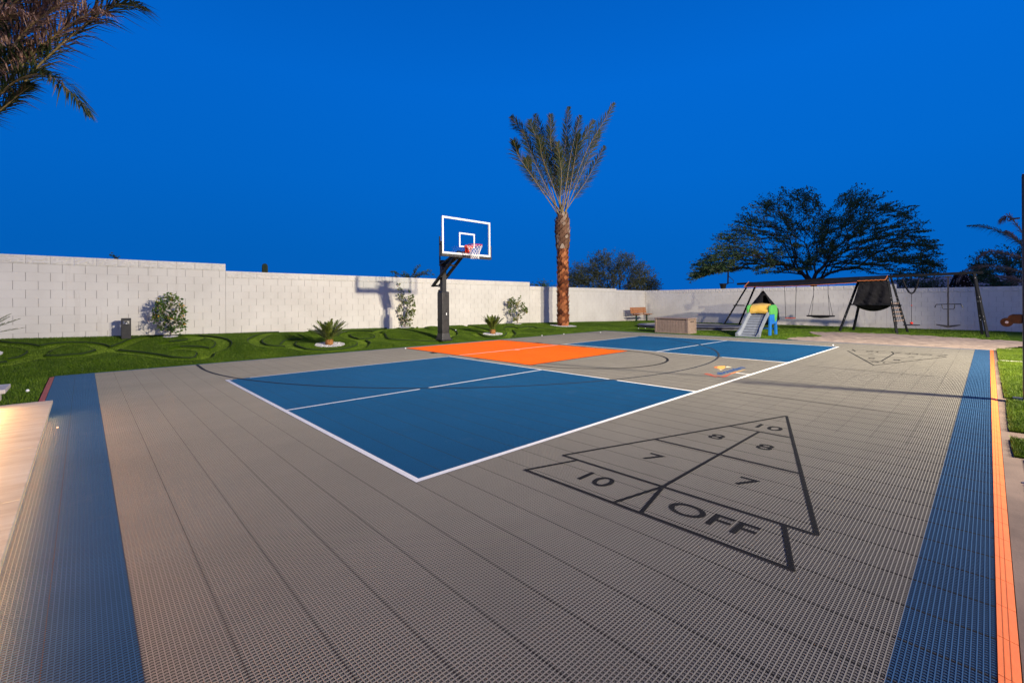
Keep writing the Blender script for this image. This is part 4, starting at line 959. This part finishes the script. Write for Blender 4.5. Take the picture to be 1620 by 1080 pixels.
# ================================================================== BENCH, DECK BOX, TRAMPOLINE
pbn = at(1014, 507.5, 2, .05); pbn = Vector((23.0, 11.9, 0)); 
pL = at(999, 500, 1, 11.85); pR = at(1028, 500, 1, 11.65)
cb = Vector(((pL.x+pR.x)/2, 11.75, float(lawn_base((pL.x+pR.x)/2, 11.75)))); Lb = abs(pR.x-pL.x)
tb = thing('garden_bench', cb, 'orange-brown slatted bench on dark green legs in the corner of the walls', 'bench')
def bslats(name, items):
    m = MB()
    for (y, z, hgt, dep, tilt) in items: m.box(cb+Vector((0, y, z)), (Lb, dep, hgt), Matrix.Rotation(tilt, 3, 'X'))
    m.build(name, M_wood, tb, bevel=.004)
bslats('seat', [(-.22, .44, .035, .11, 0), (-.095, .44, .035, .11, 0), (.03, .445, .035, .11, 0)])
bslats('backrest', [(.15, .56, .11, .035, -.15), (.17, .68, .11, .035, -.15), (.19, .80, .11, .035, -.15)])
M_green = mat_noise('dark_green_metal', (.01, .03, .02), (.02, .05, .03), 9, .5)
for s_ in (-1, 1):
    m = MB(); x_ = s_*Lb*.34; m.bar(cb+Vector((x_, -.05, 0)), cb+Vector((x_, -.05, .40)), .07); m.bar(cb+Vector((x_, -.27, .405)), cb+Vector((x_, .14, .405)), .06, .04); m.bar(cb+Vector((x_, .13, .40)), cb+Vector((x_, .215, .86)), .05, .03); m.build('leg', M_green, tb)

bxo = Vector((15.68, 5.9, 0.005)); tD = thing('deck_box', bxo, 'taupe panelled resin deck storage box at the far edge of the court', 'storage box')
DX, DY, DH = .72, 1.42, .60
MB().box(bxo+Vector((0, 0, DH/2-.02)), (DX-.06, DY-.06, DH-.06)).build('body', M_box, tD)
m = MB()
for k in range(11): m.box(bxo+Vector((-DX/2+.024, -DY/2+.12+k*(DY-.24)/10, DH*.47)), (.014, (DY-.24)/10-.012, DH*.78))
for k in range(5): m.box(bxo+Vector((-DX/2+.14+k*.11, -DY/2+.024, DH*.47)), (.098, .014, DH*.74))
m.build('panel', M_box, tD, bevel=.004)
m = MB()
for sx_ in (-1, 1):
    for sy_ in (-1, 1): m.box(bxo+Vector((sx_*(DX/2-.04), sy_*(DY/2-.04), DH/2-.02)), (.08, .08, DH-.04))
m.box(bxo+Vector((-DX/2+.02, 0, .03)), (.05, DY-.16, .06)); m.box(bxo+Vector((0, -DY/2+.02, .03)), (DX-.16, .05, .06)); m.build('frame', M_box, tD, bevel=.006)
ld = MB().box(bxo+Vector((0, 0, DH-.005)), (DX+.03, DY+.03, .05)).build('lid', M_box, tD, bevel=.012)
MB().box(bxo+Vector((0.02, -DY/2+.012, DH*.80)), (.30, .012, .03)).build('handle', M_black, tD)

tc_ = at(1088, 517.5, 2, .06); tc_ = Vector((19.3, 7.0, .02)); tT = thing('ground_trampoline', tc_, 'low grey ground-level trampoline on the turf behind the deck box', 'trampoline')
rx_, ry_ = 1.75, 2.55
def oval(r1, r2, z, n=48): return [tc_+Vector((r1*math.cos(2*math.pi*k/n), r2*math.sin(2*math.pi*k/n), z)) for k in range(n)]
n = 48; V = oval(rx_, ry_, .0)+oval(rx_, ry_, .13)+oval(rx_*.84, ry_*.88, .14)+oval(rx_*.83, ry_*.87, .07)
MB().add(V, [(j*n+k, j*n+(k+1) % n, (j+1)*n+(k+1) % n, (j+1)*n+k) for j in range(3) for k in range(n)]).build('safety_pad', M_trampad, tT)
V = oval(rx_*.835, ry_*.875, .08); MB().add(V+[tc_+Vector((0, 0, .05))], [(k, (k+1) % n, n) for k in range(n)]).build('jump_mat', M_tramp, tT)
MB().tube(oval(rx_+.02, ry_+.02, .09), .03, 6, closed=True).build('frame_ring', M_black, tT)

# ================================================================== TODDLER SLIDE
s0 = Vector((15.35, 3.05, .0)); tL = thing('toddler_slide', s0, 'grey plastic toddler slide with blue tower, green sides and yellow canopy', 'slide')
w2 = .36; prof = [(0.0, .03), (.12, .06), (.35, .22), (.75, .52), (1.05, .72), (1.22, .78), (1.34, .79)]
m = MB(); n = len(prof); V = []
cross = [(-w2, .10), (-w2+.06, .11), (-w2+.11, .0), (w2-.11, .0), (w2-.06, .11), (w2, .10), (w2, -.03), (-w2, -.03)]
for x_, z_ in prof:
    wq = 1.12 if x_ < .2 else 1.0
    for yy, zz in cross: V.append(s0+Vector((x_, yy*wq, max(.004, z_+zz))))
c_ = len(cross); m.add(V, [(i*c_+k, (i+1)*c_+k, (i+1)*c_+(k+1) % c_, i*c_+(k+1) % c_) for i in range(n-1) for k in range(c_)]+[tuple(range(c_)), tuple((n-1)*c_+k for k in range(c_))[::-1]]); sl = m.build('chute', M_slide, tL)
m = MB()
for k in range(9): f = .2+k*.1; i = 0; x_ = .15+k*.12; z_ = np.interp(x_, [p[0] for p in prof], [p[1] for p in prof]); m.box(s0+Vector((x_, 0, z_+.006)), (.014, 2*w2-.26, .012)); m.box(s0+Vector((x_+.03, -w2+.095, z_+.06)), (.06, .008, .02))
m.build('tread', M_dgray, sl)
m = MB(); X1, X2_ = s0.x+1.2, s0.x+1.95
for yy in (-w2+.0, w2-.0):
    m.add([Vector((X1-.02, s0.y+yy+e, z)) if 0 else Vector((x_, s0.y+yy+e, z)) for e in (-.035, .035) for x_, z in ((X1-.06, 0), (X1+.10, 0), (X1+.14, .42), (X2_-.16, .42), (X2_-.12, 0), (X2_+.04, 0), (X2_-.04, .80), (X1, .80))],
          [(0, 1, 2, 7), (2, 3, 6, 7), (3, 4, 5, 6), (15, 10, 9, 8), (15, 14, 11, 10), (14, 13, 12, 11), (0, 8, 9, 1), (1, 9, 10, 2), (2, 10, 11, 3), (3, 11, 12, 4), (4, 12, 13, 5), (5, 13, 14, 6), (6, 14, 15, 7), (7, 15, 8, 0)])
m.box2((X1, s0.y-w2+.04, .70), (X2_-.05, s0.y+w2-.04, .76))
for z in (.2, .45): m.box2((X2_-.1, s0.y-w2+.04, z), (X2_, s0.y+w2-.04, z+.06))
m.build('tower', M_pblue_, tL, bevel=.015)
for yy in (-w2-.02, w2+.02):
    m = MB(); P_ = [(X1-.04, .78), (X1-.05, 1.02), (X1+.06, 1.12), (X1+.5, 1.14), (X2_-.08, 1.06), (X2_-.02, .86), (X2_-.15, .55), (X2_-.28, .50), (X2_-.32, .78)]
    k = len(P_); m.add([Vector((x_, s0.y+yy+e, z)) for e in (-.04, .04) for x_, z in P_], [tuple(range(k)), tuple(range(2*k-1, k-1, -1))]+[(i, i+k, (i+1) % k+k, (i+1) % k) for i in range(k)]); m.build('side_panel', M_pgreen, tL, bevel=.012)
m = MB(); V = []
for x_, z in ((X1-.06, .80), (X1-.02, .94), (X1+.10, 1.08), (X1+.3, 1.17)):
    for f in (-1, -.6, 0, .6, 1): V.append(Vector((x_, s0.y+f*(w2-.05), z+.03*(1-abs(f)))))
for x_, z in ((X1+.0, .80), (X1+.04, .92), (X1+.16, 1.04), (X1+.34, 1.13)):
    for f in (-1, -.6, 0, .6, 1): V.append(Vector((x_, s0.y+f*(w2-.05), z+.03*(1-abs(f)))))
Fz = [(j*5+k, j*5+k+1, (j+1)*5+k+1, (j+1)*5+k) for j in range(3) for k in range(4)]+[(20+j*5+k, 20+(j+1)*5+k, 20+(j+1)*5+k+1, 20+j*5+k+1) for j in range(3) for k in range(4)]
Fz += [(k, 20+k, 21+k, k+1) for k in range(4)]+[(15+k, 16+k, 36+k, 35+k) for k in range(4)]; m.add(V, Fz); m.build('canopy', M_pyellow, tL, smooth=True)

# ================================================================== SWING SET
xf, xr = 21.0, 22.1
def F1(u, v): return at(u, v, 0, xf)
def FB(u, v): return at(u, v, 0, xr)
base = at(1340, 525, 2, .02); tW = thing('swing_set', (21.5, 2.2, .02), 'long dark steel swing and climbing frame with black canopy by the far wall', 'swing set')
def leg(a_, b_, w_=.078):
    m = MB().bar(a_, b_, w_, w_*.8); 
    lo = m.build('leg', M_dgray, tW, bevel=.006)
    k = MB()
    for f in (.25, .32, .55, .62, .93): p = Vector(a_).lerp(Vector(b_), f); k.sphere(p+Vector((-w_*.52, 0, 0)), .014, 6)
    k.build('bolt', M_steel, lo)
def foot(u, v, x): p = at(u, v, 0, x); return Vector((p.x, p.y, .0))
apexL = F1(1181, 447); apexL.x += .35
leg(foot(1143, 516, 21.2), apexL); leg(foot(1168, 515, 22.6), apexL+Vector((.35, -.22, .0)), .07)
MB().bar(at(1161, 483, 0, 21.3), at(1177, 483, 0, 22.1), .05).build('rung', M_dgray, tW)
apexM = F1(1358, 439); apexM.x += .3; apexN = F1(1402, 437); apexN.x += .3
leg(foot(1328, 523, 20.7), apexM); leg(foot(1350, 521, 22.0), apexM+Vector((.4, -.1, 0)), .08)
leg(foot(1419, 527, 20.5), apexN); leg(foot(1436, 524, 21.8), apexN+Vector((.35, -.06, 0)), .08)
apexR = F1(1541, 432); apexR.x += .2
leg(foot(1563, 533, 20.3), apexR); leg(foot(1554, 528, 21.8), apexR+Vector((.25, 0, 0)), .08)
MB().bar(apexL+Vector((0, .55, -.04)), apexM, .07, .10).build('beam', M_dgray, tW, bevel=.005)
MB().bar(apexM+Vector((.001, 0, -.005)), apexN, .071, .101).build('beam', M_dgray, tW, bevel=.005)
MB().bar(apexN, apexR+Vector((0, -.22, .02)), .07, .10).build('beam', M_dgray, tW, bevel=.005)
MB().bar(at(1343, 481.5, 0, 20.95), at(1412, 481.5, 0, 20.8), .055).build('crossbar', M_dgray, tW)
MB().bar(at(1356, 480.5, 0, 21.9), at(1426, 483, 0, 21.6), .055).build('crossbar', M_dgray, tW)
# roof cloth
m = MB(); nu, nv = 40, 10; V = []
for i in range(nu+1):
    f = i/nu; pa = apexL.lerp(apexM, f)
    for j in range(nv+1):
        g = j/nv; drop = .26*math.sin(math.pi*f)*.3+.10*math.sin(math.pi*f)*math.sin(g*3)
        xo = -.62+1.5*g; zc = .05-(abs(g-.42)*.62 if g < .42 else (g-.42)*.35)-drop*.5+.003*math.sin(f*60+g*5)
        V.append(pa+Vector((xo, -.0, zc)))
m.add(V, [(i*(nv+1)+j, (i+1)*(nv+1)+j, (i+1)*(nv+1)+j+1, i*(nv+1)+j+1) for i in range(nu) for j in range(nv)]); cl = m.build('canopy', M_fabric, tW, smooth=True)
MB().tube([Vector(V[i*(nv+1)])+Vector((-.012, 0, 0)) for i in range(nu+1)], .013, 6).build('trim', M_orangetrim, cl)
MB().tube([Vector(V[j])+Vector((0, .01, .01)) for j in range(0, 5)], .018, 6).build('trim', M_orangetrim, cl)
# small roof over the tower
m = MB(); V = []
for i in range(13):
    f = i/12; pa = apexM.lerp(apexN, f)
    for j in range(7): g = j/6; V.append(pa+Vector((-.5+1.1*g, 0, .06-abs(g-.45)*.45+.008*math.sin(f*40))))
m.add(V, [(i*7+j, (i+1)*7+j, (i+1)*7+j+1, i*7+j+1) for i in range(12) for j in range(6)]); cl2 = m.build('canopy', M_fabric, tW, smooth=True)
MB().tube([Vector(V[i*7]) for i in range(13)]+[Vector(V[12*7+3])], .018, 6).build('trim', M_orangetrim, cl2)
# cloth wall with folds and sagging hammock below
tl, tr_, br, bl = at(1360, 445, 0, 20.85), at(1402, 443, 0, 20.85), at(1411, 481, 0, 20.85), at(1349, 481, 0, 20.85)
m = MB(); V = []
for i in range(31):
    f = i/30
    for j in range(13):
        g = j/12; p = tl.lerp(tr_, f).lerp(bl.lerp(br, f), g); V.append(p+Vector((.05*math.sin(f*17+g*4)*g+.03*math.sin((f-g)*29)*g, 0, -.03*math.sin(math.pi*f)*(g))))
m.add(V, [(i*13+j, (i+1)*13+j, (i+1)*13+j+1, i*13+j+1) for i in range(30) for j in range(12)]); m.build('curtain', M_fabric, tW, smooth=True)
m = MB(); V = []; ba, bb = at(1352, 482, 0, 21.1), at(1409, 482, 0, 21.1)
for i in range(21):
    f = i/20
    for j in range(9): g = j/8; V.append(ba.lerp(bb, f)+Vector((-.2+.75*g, 0, -.24*math.sin(math.pi*f)**.7*math.sin(math.pi*g)-.02)))
m.add(V, [(i*9+j, (i+1)*9+j, (i+1)*9+j+1, i*9+j+1) for i in range(20) for j in range(8)]); m.build('hammock', M_fabric, tW, smooth=True)
# climbing net between the right tower legs
m = MB(); fa, fb = foot(1419, 527, 20.5), apexN; fc, fd = foot(1436, 524, 21.8), apexN+Vector((.35, -.06, 0))
for f in (.22, .30, .37, .44, .52): m.tube([fa.lerp(fb, f)+Vector((-.05, 0, 0)), fc.lerp(fd, f)], .013, 5)
m.build('rung', M_rope, tW)
m = MB()
for g in (.2, .4, .6, .8): m.tube([fa.lerp(fb, .20).lerp(fc.lerp(fd, .20), g), fa.lerp(fb, .55).lerp(fc.lerp(fd, .55), g)], .010, 5)
m.build('climbing_net', M_rope_b, tW)
# side arm with small bucket hoop
tK = thing('bucket_hoop', at(1144, 452, 0, 21.6), 'small dark bucket on a thin bracket at the left end of the swing beam', 'bucket hoop')
c1 = at(1144, 448.5, 0, 21.6); h_ = (457.5-448.5)/35
m = MB().lathe(c1-Vector((0, 0, h_)), [(.11, 0), (.165, h_-.02), (.185, h_-.02), (.185, h_), (.15, h_-.01)], 16); m.build('bucket', M_dgray, tK, smooth=False)
m = MB(); A_ = [at(u, v, 0, 21.6) for u, v in [(1151.5, 449), (1152, 430)]]; m.bar(A_[0], A_[1], .055)
A_ = [at(u, v, 0, 21.6) for u, v in [(1152, 447.5), (1160.5, 447.5), (1160.5, 443.5), (1152, 436)]]; m.tube(A_, .014, 6); m.tube([at(1151.5, 449, 0, 21.6), at(1149, 449, 0, 21.6)], .02, 6); m.build('bracket', M_dgray, tK)
# hanging things
def rope(m, a_, b_, r=.010): m.tube([a_, b_], r, 5)
xs_ = 21.3
def G(u, v, x=xs_): return at(u, v, 0, x)
t = thing('flat_swing', G(1250, 503), 'flat swing with a red seat on two black ropes', 'swing')
MB().box((G(1250.5, 503)), (.20, (G(1243, 503)-G(1258, 503)).length, .035)).build('seat', mat_noise('swing_red', (.45, .06, .03), (.6, .1, .05), 8, .5), t, bevel=.008)
for ua, ub in ((1241, 1243), (1260, 1258)): m = MB(); rope(m, G(ua, 447), G(ub, 503)); m.build('rope', M_rope_b, t); 
t = thing('saucer_swing', G(1298, 501), 'wide black saucer swing on four ropes', 'swing')
cs = G(1298, 500.5); R_ = (G(1277, 500)-G(1319, 500)).length/2
m = MB(); m.tube([cs+Vector((R_*.9*math.cos(a_), R_*math.sin(a_), .02)) for a_ in [2*math.pi*k/28 for k in range(28)]], .032, 6, closed=True); m.build('ring', M_fabric, t)
MB().lathe(cs, [(.02, -.07), (R_*.5, -.05), (R_*.88, .0), (R_*.88, .012), (.02, -.05)], 28).build('seat', M_fabric, t)
for top_, ends in (((1287, 452), ((-.55, .8), (.55, .8))), ((1310, 450), ((-.55, -.8), (.55, -.8)))):
    a_ = G(*top_); k_ = a_+(cs-a_)*.28; k_.y = a_.y; m = MB(); rope(m, a_, k_, .009)
    for ex, ey in ends: rope(m, k_, cs+Vector((ex*R_, ey*R_, .03)), .008)
    m.build('rope', M_rope_b, t)
t = thing('hanging_pod', G(1207, 480), 'black cone-shaped hanging pod tent behind the toddler slide', 'swing')
ap = G(1207, 460); zb = G(1207, 505).z; m = MB(); V = []; k = 20
for f, zz in ((.04, ap.z), (.18, ap.z-.22), (.42, ap.z-.55), (.62, ap.z-.85), (.66, zb), (.5, zb-.18), (.15, zb-.24)):
    for i in range(k): a_ = 2*math.pi*i/k; rr_ = f*(1+.07*math.sin(a_*5)); V.append(Vector((ap.x+rr_*math.cos(a_), ap.y+rr_*math.sin(a_), zz)))
m.add(V, [(i*k+j, i*k+(j+1) % k, (i+1)*k+(j+1) % k, (i+1)*k+j) for i in range(6) for j in range(k) if not (i in (1, 2, 3) and j in (11, 12))]); m.build('pod', M_fabric, t, smooth=True)
m = MB(); rope(m, ap, G(1207, 447)); m.build('rope', M_rope_b, t)
t = thing('disc_swing', G(1442, 512), 'single-rope disc swing with red knob hung from a V-shaped black strap', 'swing')
m = MB(); m.tube([G(1427.5, 441), G(1433, 454), G(1438, 462), G(1442, 464.5), G(1446, 462), G(1450, 454), G(1453.5, 441)], .032, 6); m.build('strap', M_fabric, t)
m = MB(); rope(m, G(1442, 464), G(1442, 513), .009); m.build('rope', M_rope_b, t)
m = MB().lathe(G(1442, 514.5), [(.24, 0), (.25, .015), (.24, .03), (.05, .035)], 20); m.build('disc', M_black, t)
m = MB().sphere(G(1442, 511), .055, 10, (1, 1, .8)); m.sphere(G(1442, 483), .022, 8); m.build('knob', M_red, t)
t = thing('glider_swing', G(1500, 516), 'black T-shaped glider swing with curved handlebars', 'swing')
MB().bar(G(1500, 438), G(1500, 516), .045).build('pole', M_black, t)
MB().box(G(1500, 437.5), (.12, .18, .05)).build('bracket', M_black, t)
m = MB(); m.tube([G(1479, 486.5), G(1481, 481.5), G(1500, 481), G(1520.5, 481), G(1523, 486.5)], .018, 6); m.tube([G(1490, 481.5), G(1491, 487.5), G(1493, 489), G(1508, 489), G(1510, 487.5), G(1510.5, 481.5)], .014, 6); m.build('handlebar', M_black, t)
m = MB(); sw = (G(1481, 515)-G(1519, 515)).length/2; c1 = G(1500, 516); m.add([c1+Vector(q) for q in [(-.1, sw, .04), (.1, sw, .04), (.1, 0, -.05), (-.1, 0, -.05), (.1, -sw, .04), (-.1, -sw, .04), (-.1, sw, .07), (.1, sw, .07), (.1, 0, .03), (-.1, 0, .03), (.1, -sw, .07), (-.1, -sw, .07)]],
    [(0, 1, 2, 3), (3, 2, 4, 5), (6, 9, 8, 7), (9, 11, 10, 8), (0, 3, 9, 6), (3, 5, 11, 9), (1, 7, 8, 2), (2, 8, 10, 4), (0, 6, 7, 1), (5, 4, 10, 11)]); m.build('seat', M_black, t)

# ================================================================== NET POST, RIGHT EDGE
py_ = -3.212; pn = Vector((6.95, py_, 0)); tN2 = thing('net_post', pn, 'tall black steel post at the right edge with a bronze winch halfway up', 'post')
MB().box(pn+Vector((0, 0, 1.445)), (.125, .125, 2.87)).build('post', M_black, tN2, bevel=.008)
MB().box(pn+Vector((0, 0, .012)), (.30, .30, .024)).build('base_plate', M_black, tN2, bevel=.004)
zz = at(1610, 350, 1, py_).z
m = MB().bar(pn+Vector((0, .08, 2.33)), pn+Vector((0, .17, 2.33)), .02); m.tube([pn+Vector((0, .17+.02*math.cos(a_), 2.33+.02*math.sin(a_))) for a_ in [k*math.pi/5 for k in range(10)]], .006, 5, closed=True); m.build('hook', M_black, tN2)
m = MB().box(pn+Vector((0, .11, 1.045)), (.11, .09, .12)); wn2 = m.build('winch', M_bronze, tN2, bevel=.01)
Rt = Matrix.Rotation(math.radians(90), 3, 'Y')
def disc(c, r, th, mat, name, par):
    mb = MB(); n_ = 24; vs = []
    for e in (-th/2, th/2):
        for k in range(n_): a_ = 2*math.pi*k/n_; vs.append(Vector(c)+Vector((e, r*math.cos(a_), r*math.sin(a_))))
    mb.add(vs, [(k, (k+1) % n_, n_+(k+1) % n_, n_+k) for k in range(n_)]+[tuple(range(n_))[::-1], tuple(range(n_, 2*n_))]); return mb.build(name, mat, par)
wd = disc(pn+Vector((-.02, .20, 1.00)), .058, .07, M_bronze, 'wheel', tN2); disc(pn+Vector((-.062, .20, 1.00)), .016, .02, M_steel, 'bolt', wd)
disc(pn+Vector((-.03, .145, 1.055)), .045, .06, M_bronze, 'wheel', tN2); 

# ================================================================== GOLF BALLS
for i, (u, v) in enumerate([(641.5, 552), (857.5, 531.5), (892, 529), (950, 526.3), (1010, 520), (1021, 520), (1318, 547), (721, 523), (43.5, 620), (91, 679)]):
    p = at(u, v, 2, .0); 
    if p.y > YB: p = on_lawn(u, v)
    where = ['by the left corner of the orange key', 'on the turf edge left of the three others', 'on the court edge below the palm', 'near the far corner of the court', 'beside the trampoline, left one', 'beside the trampoline, right one', 'at the far right corner of the blue court', 'on the turf just right of the hoop base', 'on the turf beside the red court edging', 'on the blue tiles by the patio slab'][i]
    m = MB().sphere(p+Vector((0, 0, .0214)), .0214 if i < 9 else .008, 12); o = m.build('golf_ball', M_ball, loc=(p.x, p.y, p.z), smooth=True); tag(o, 'small white golf ball '+where, 'golf ball', 'golf balls scattered round the court')
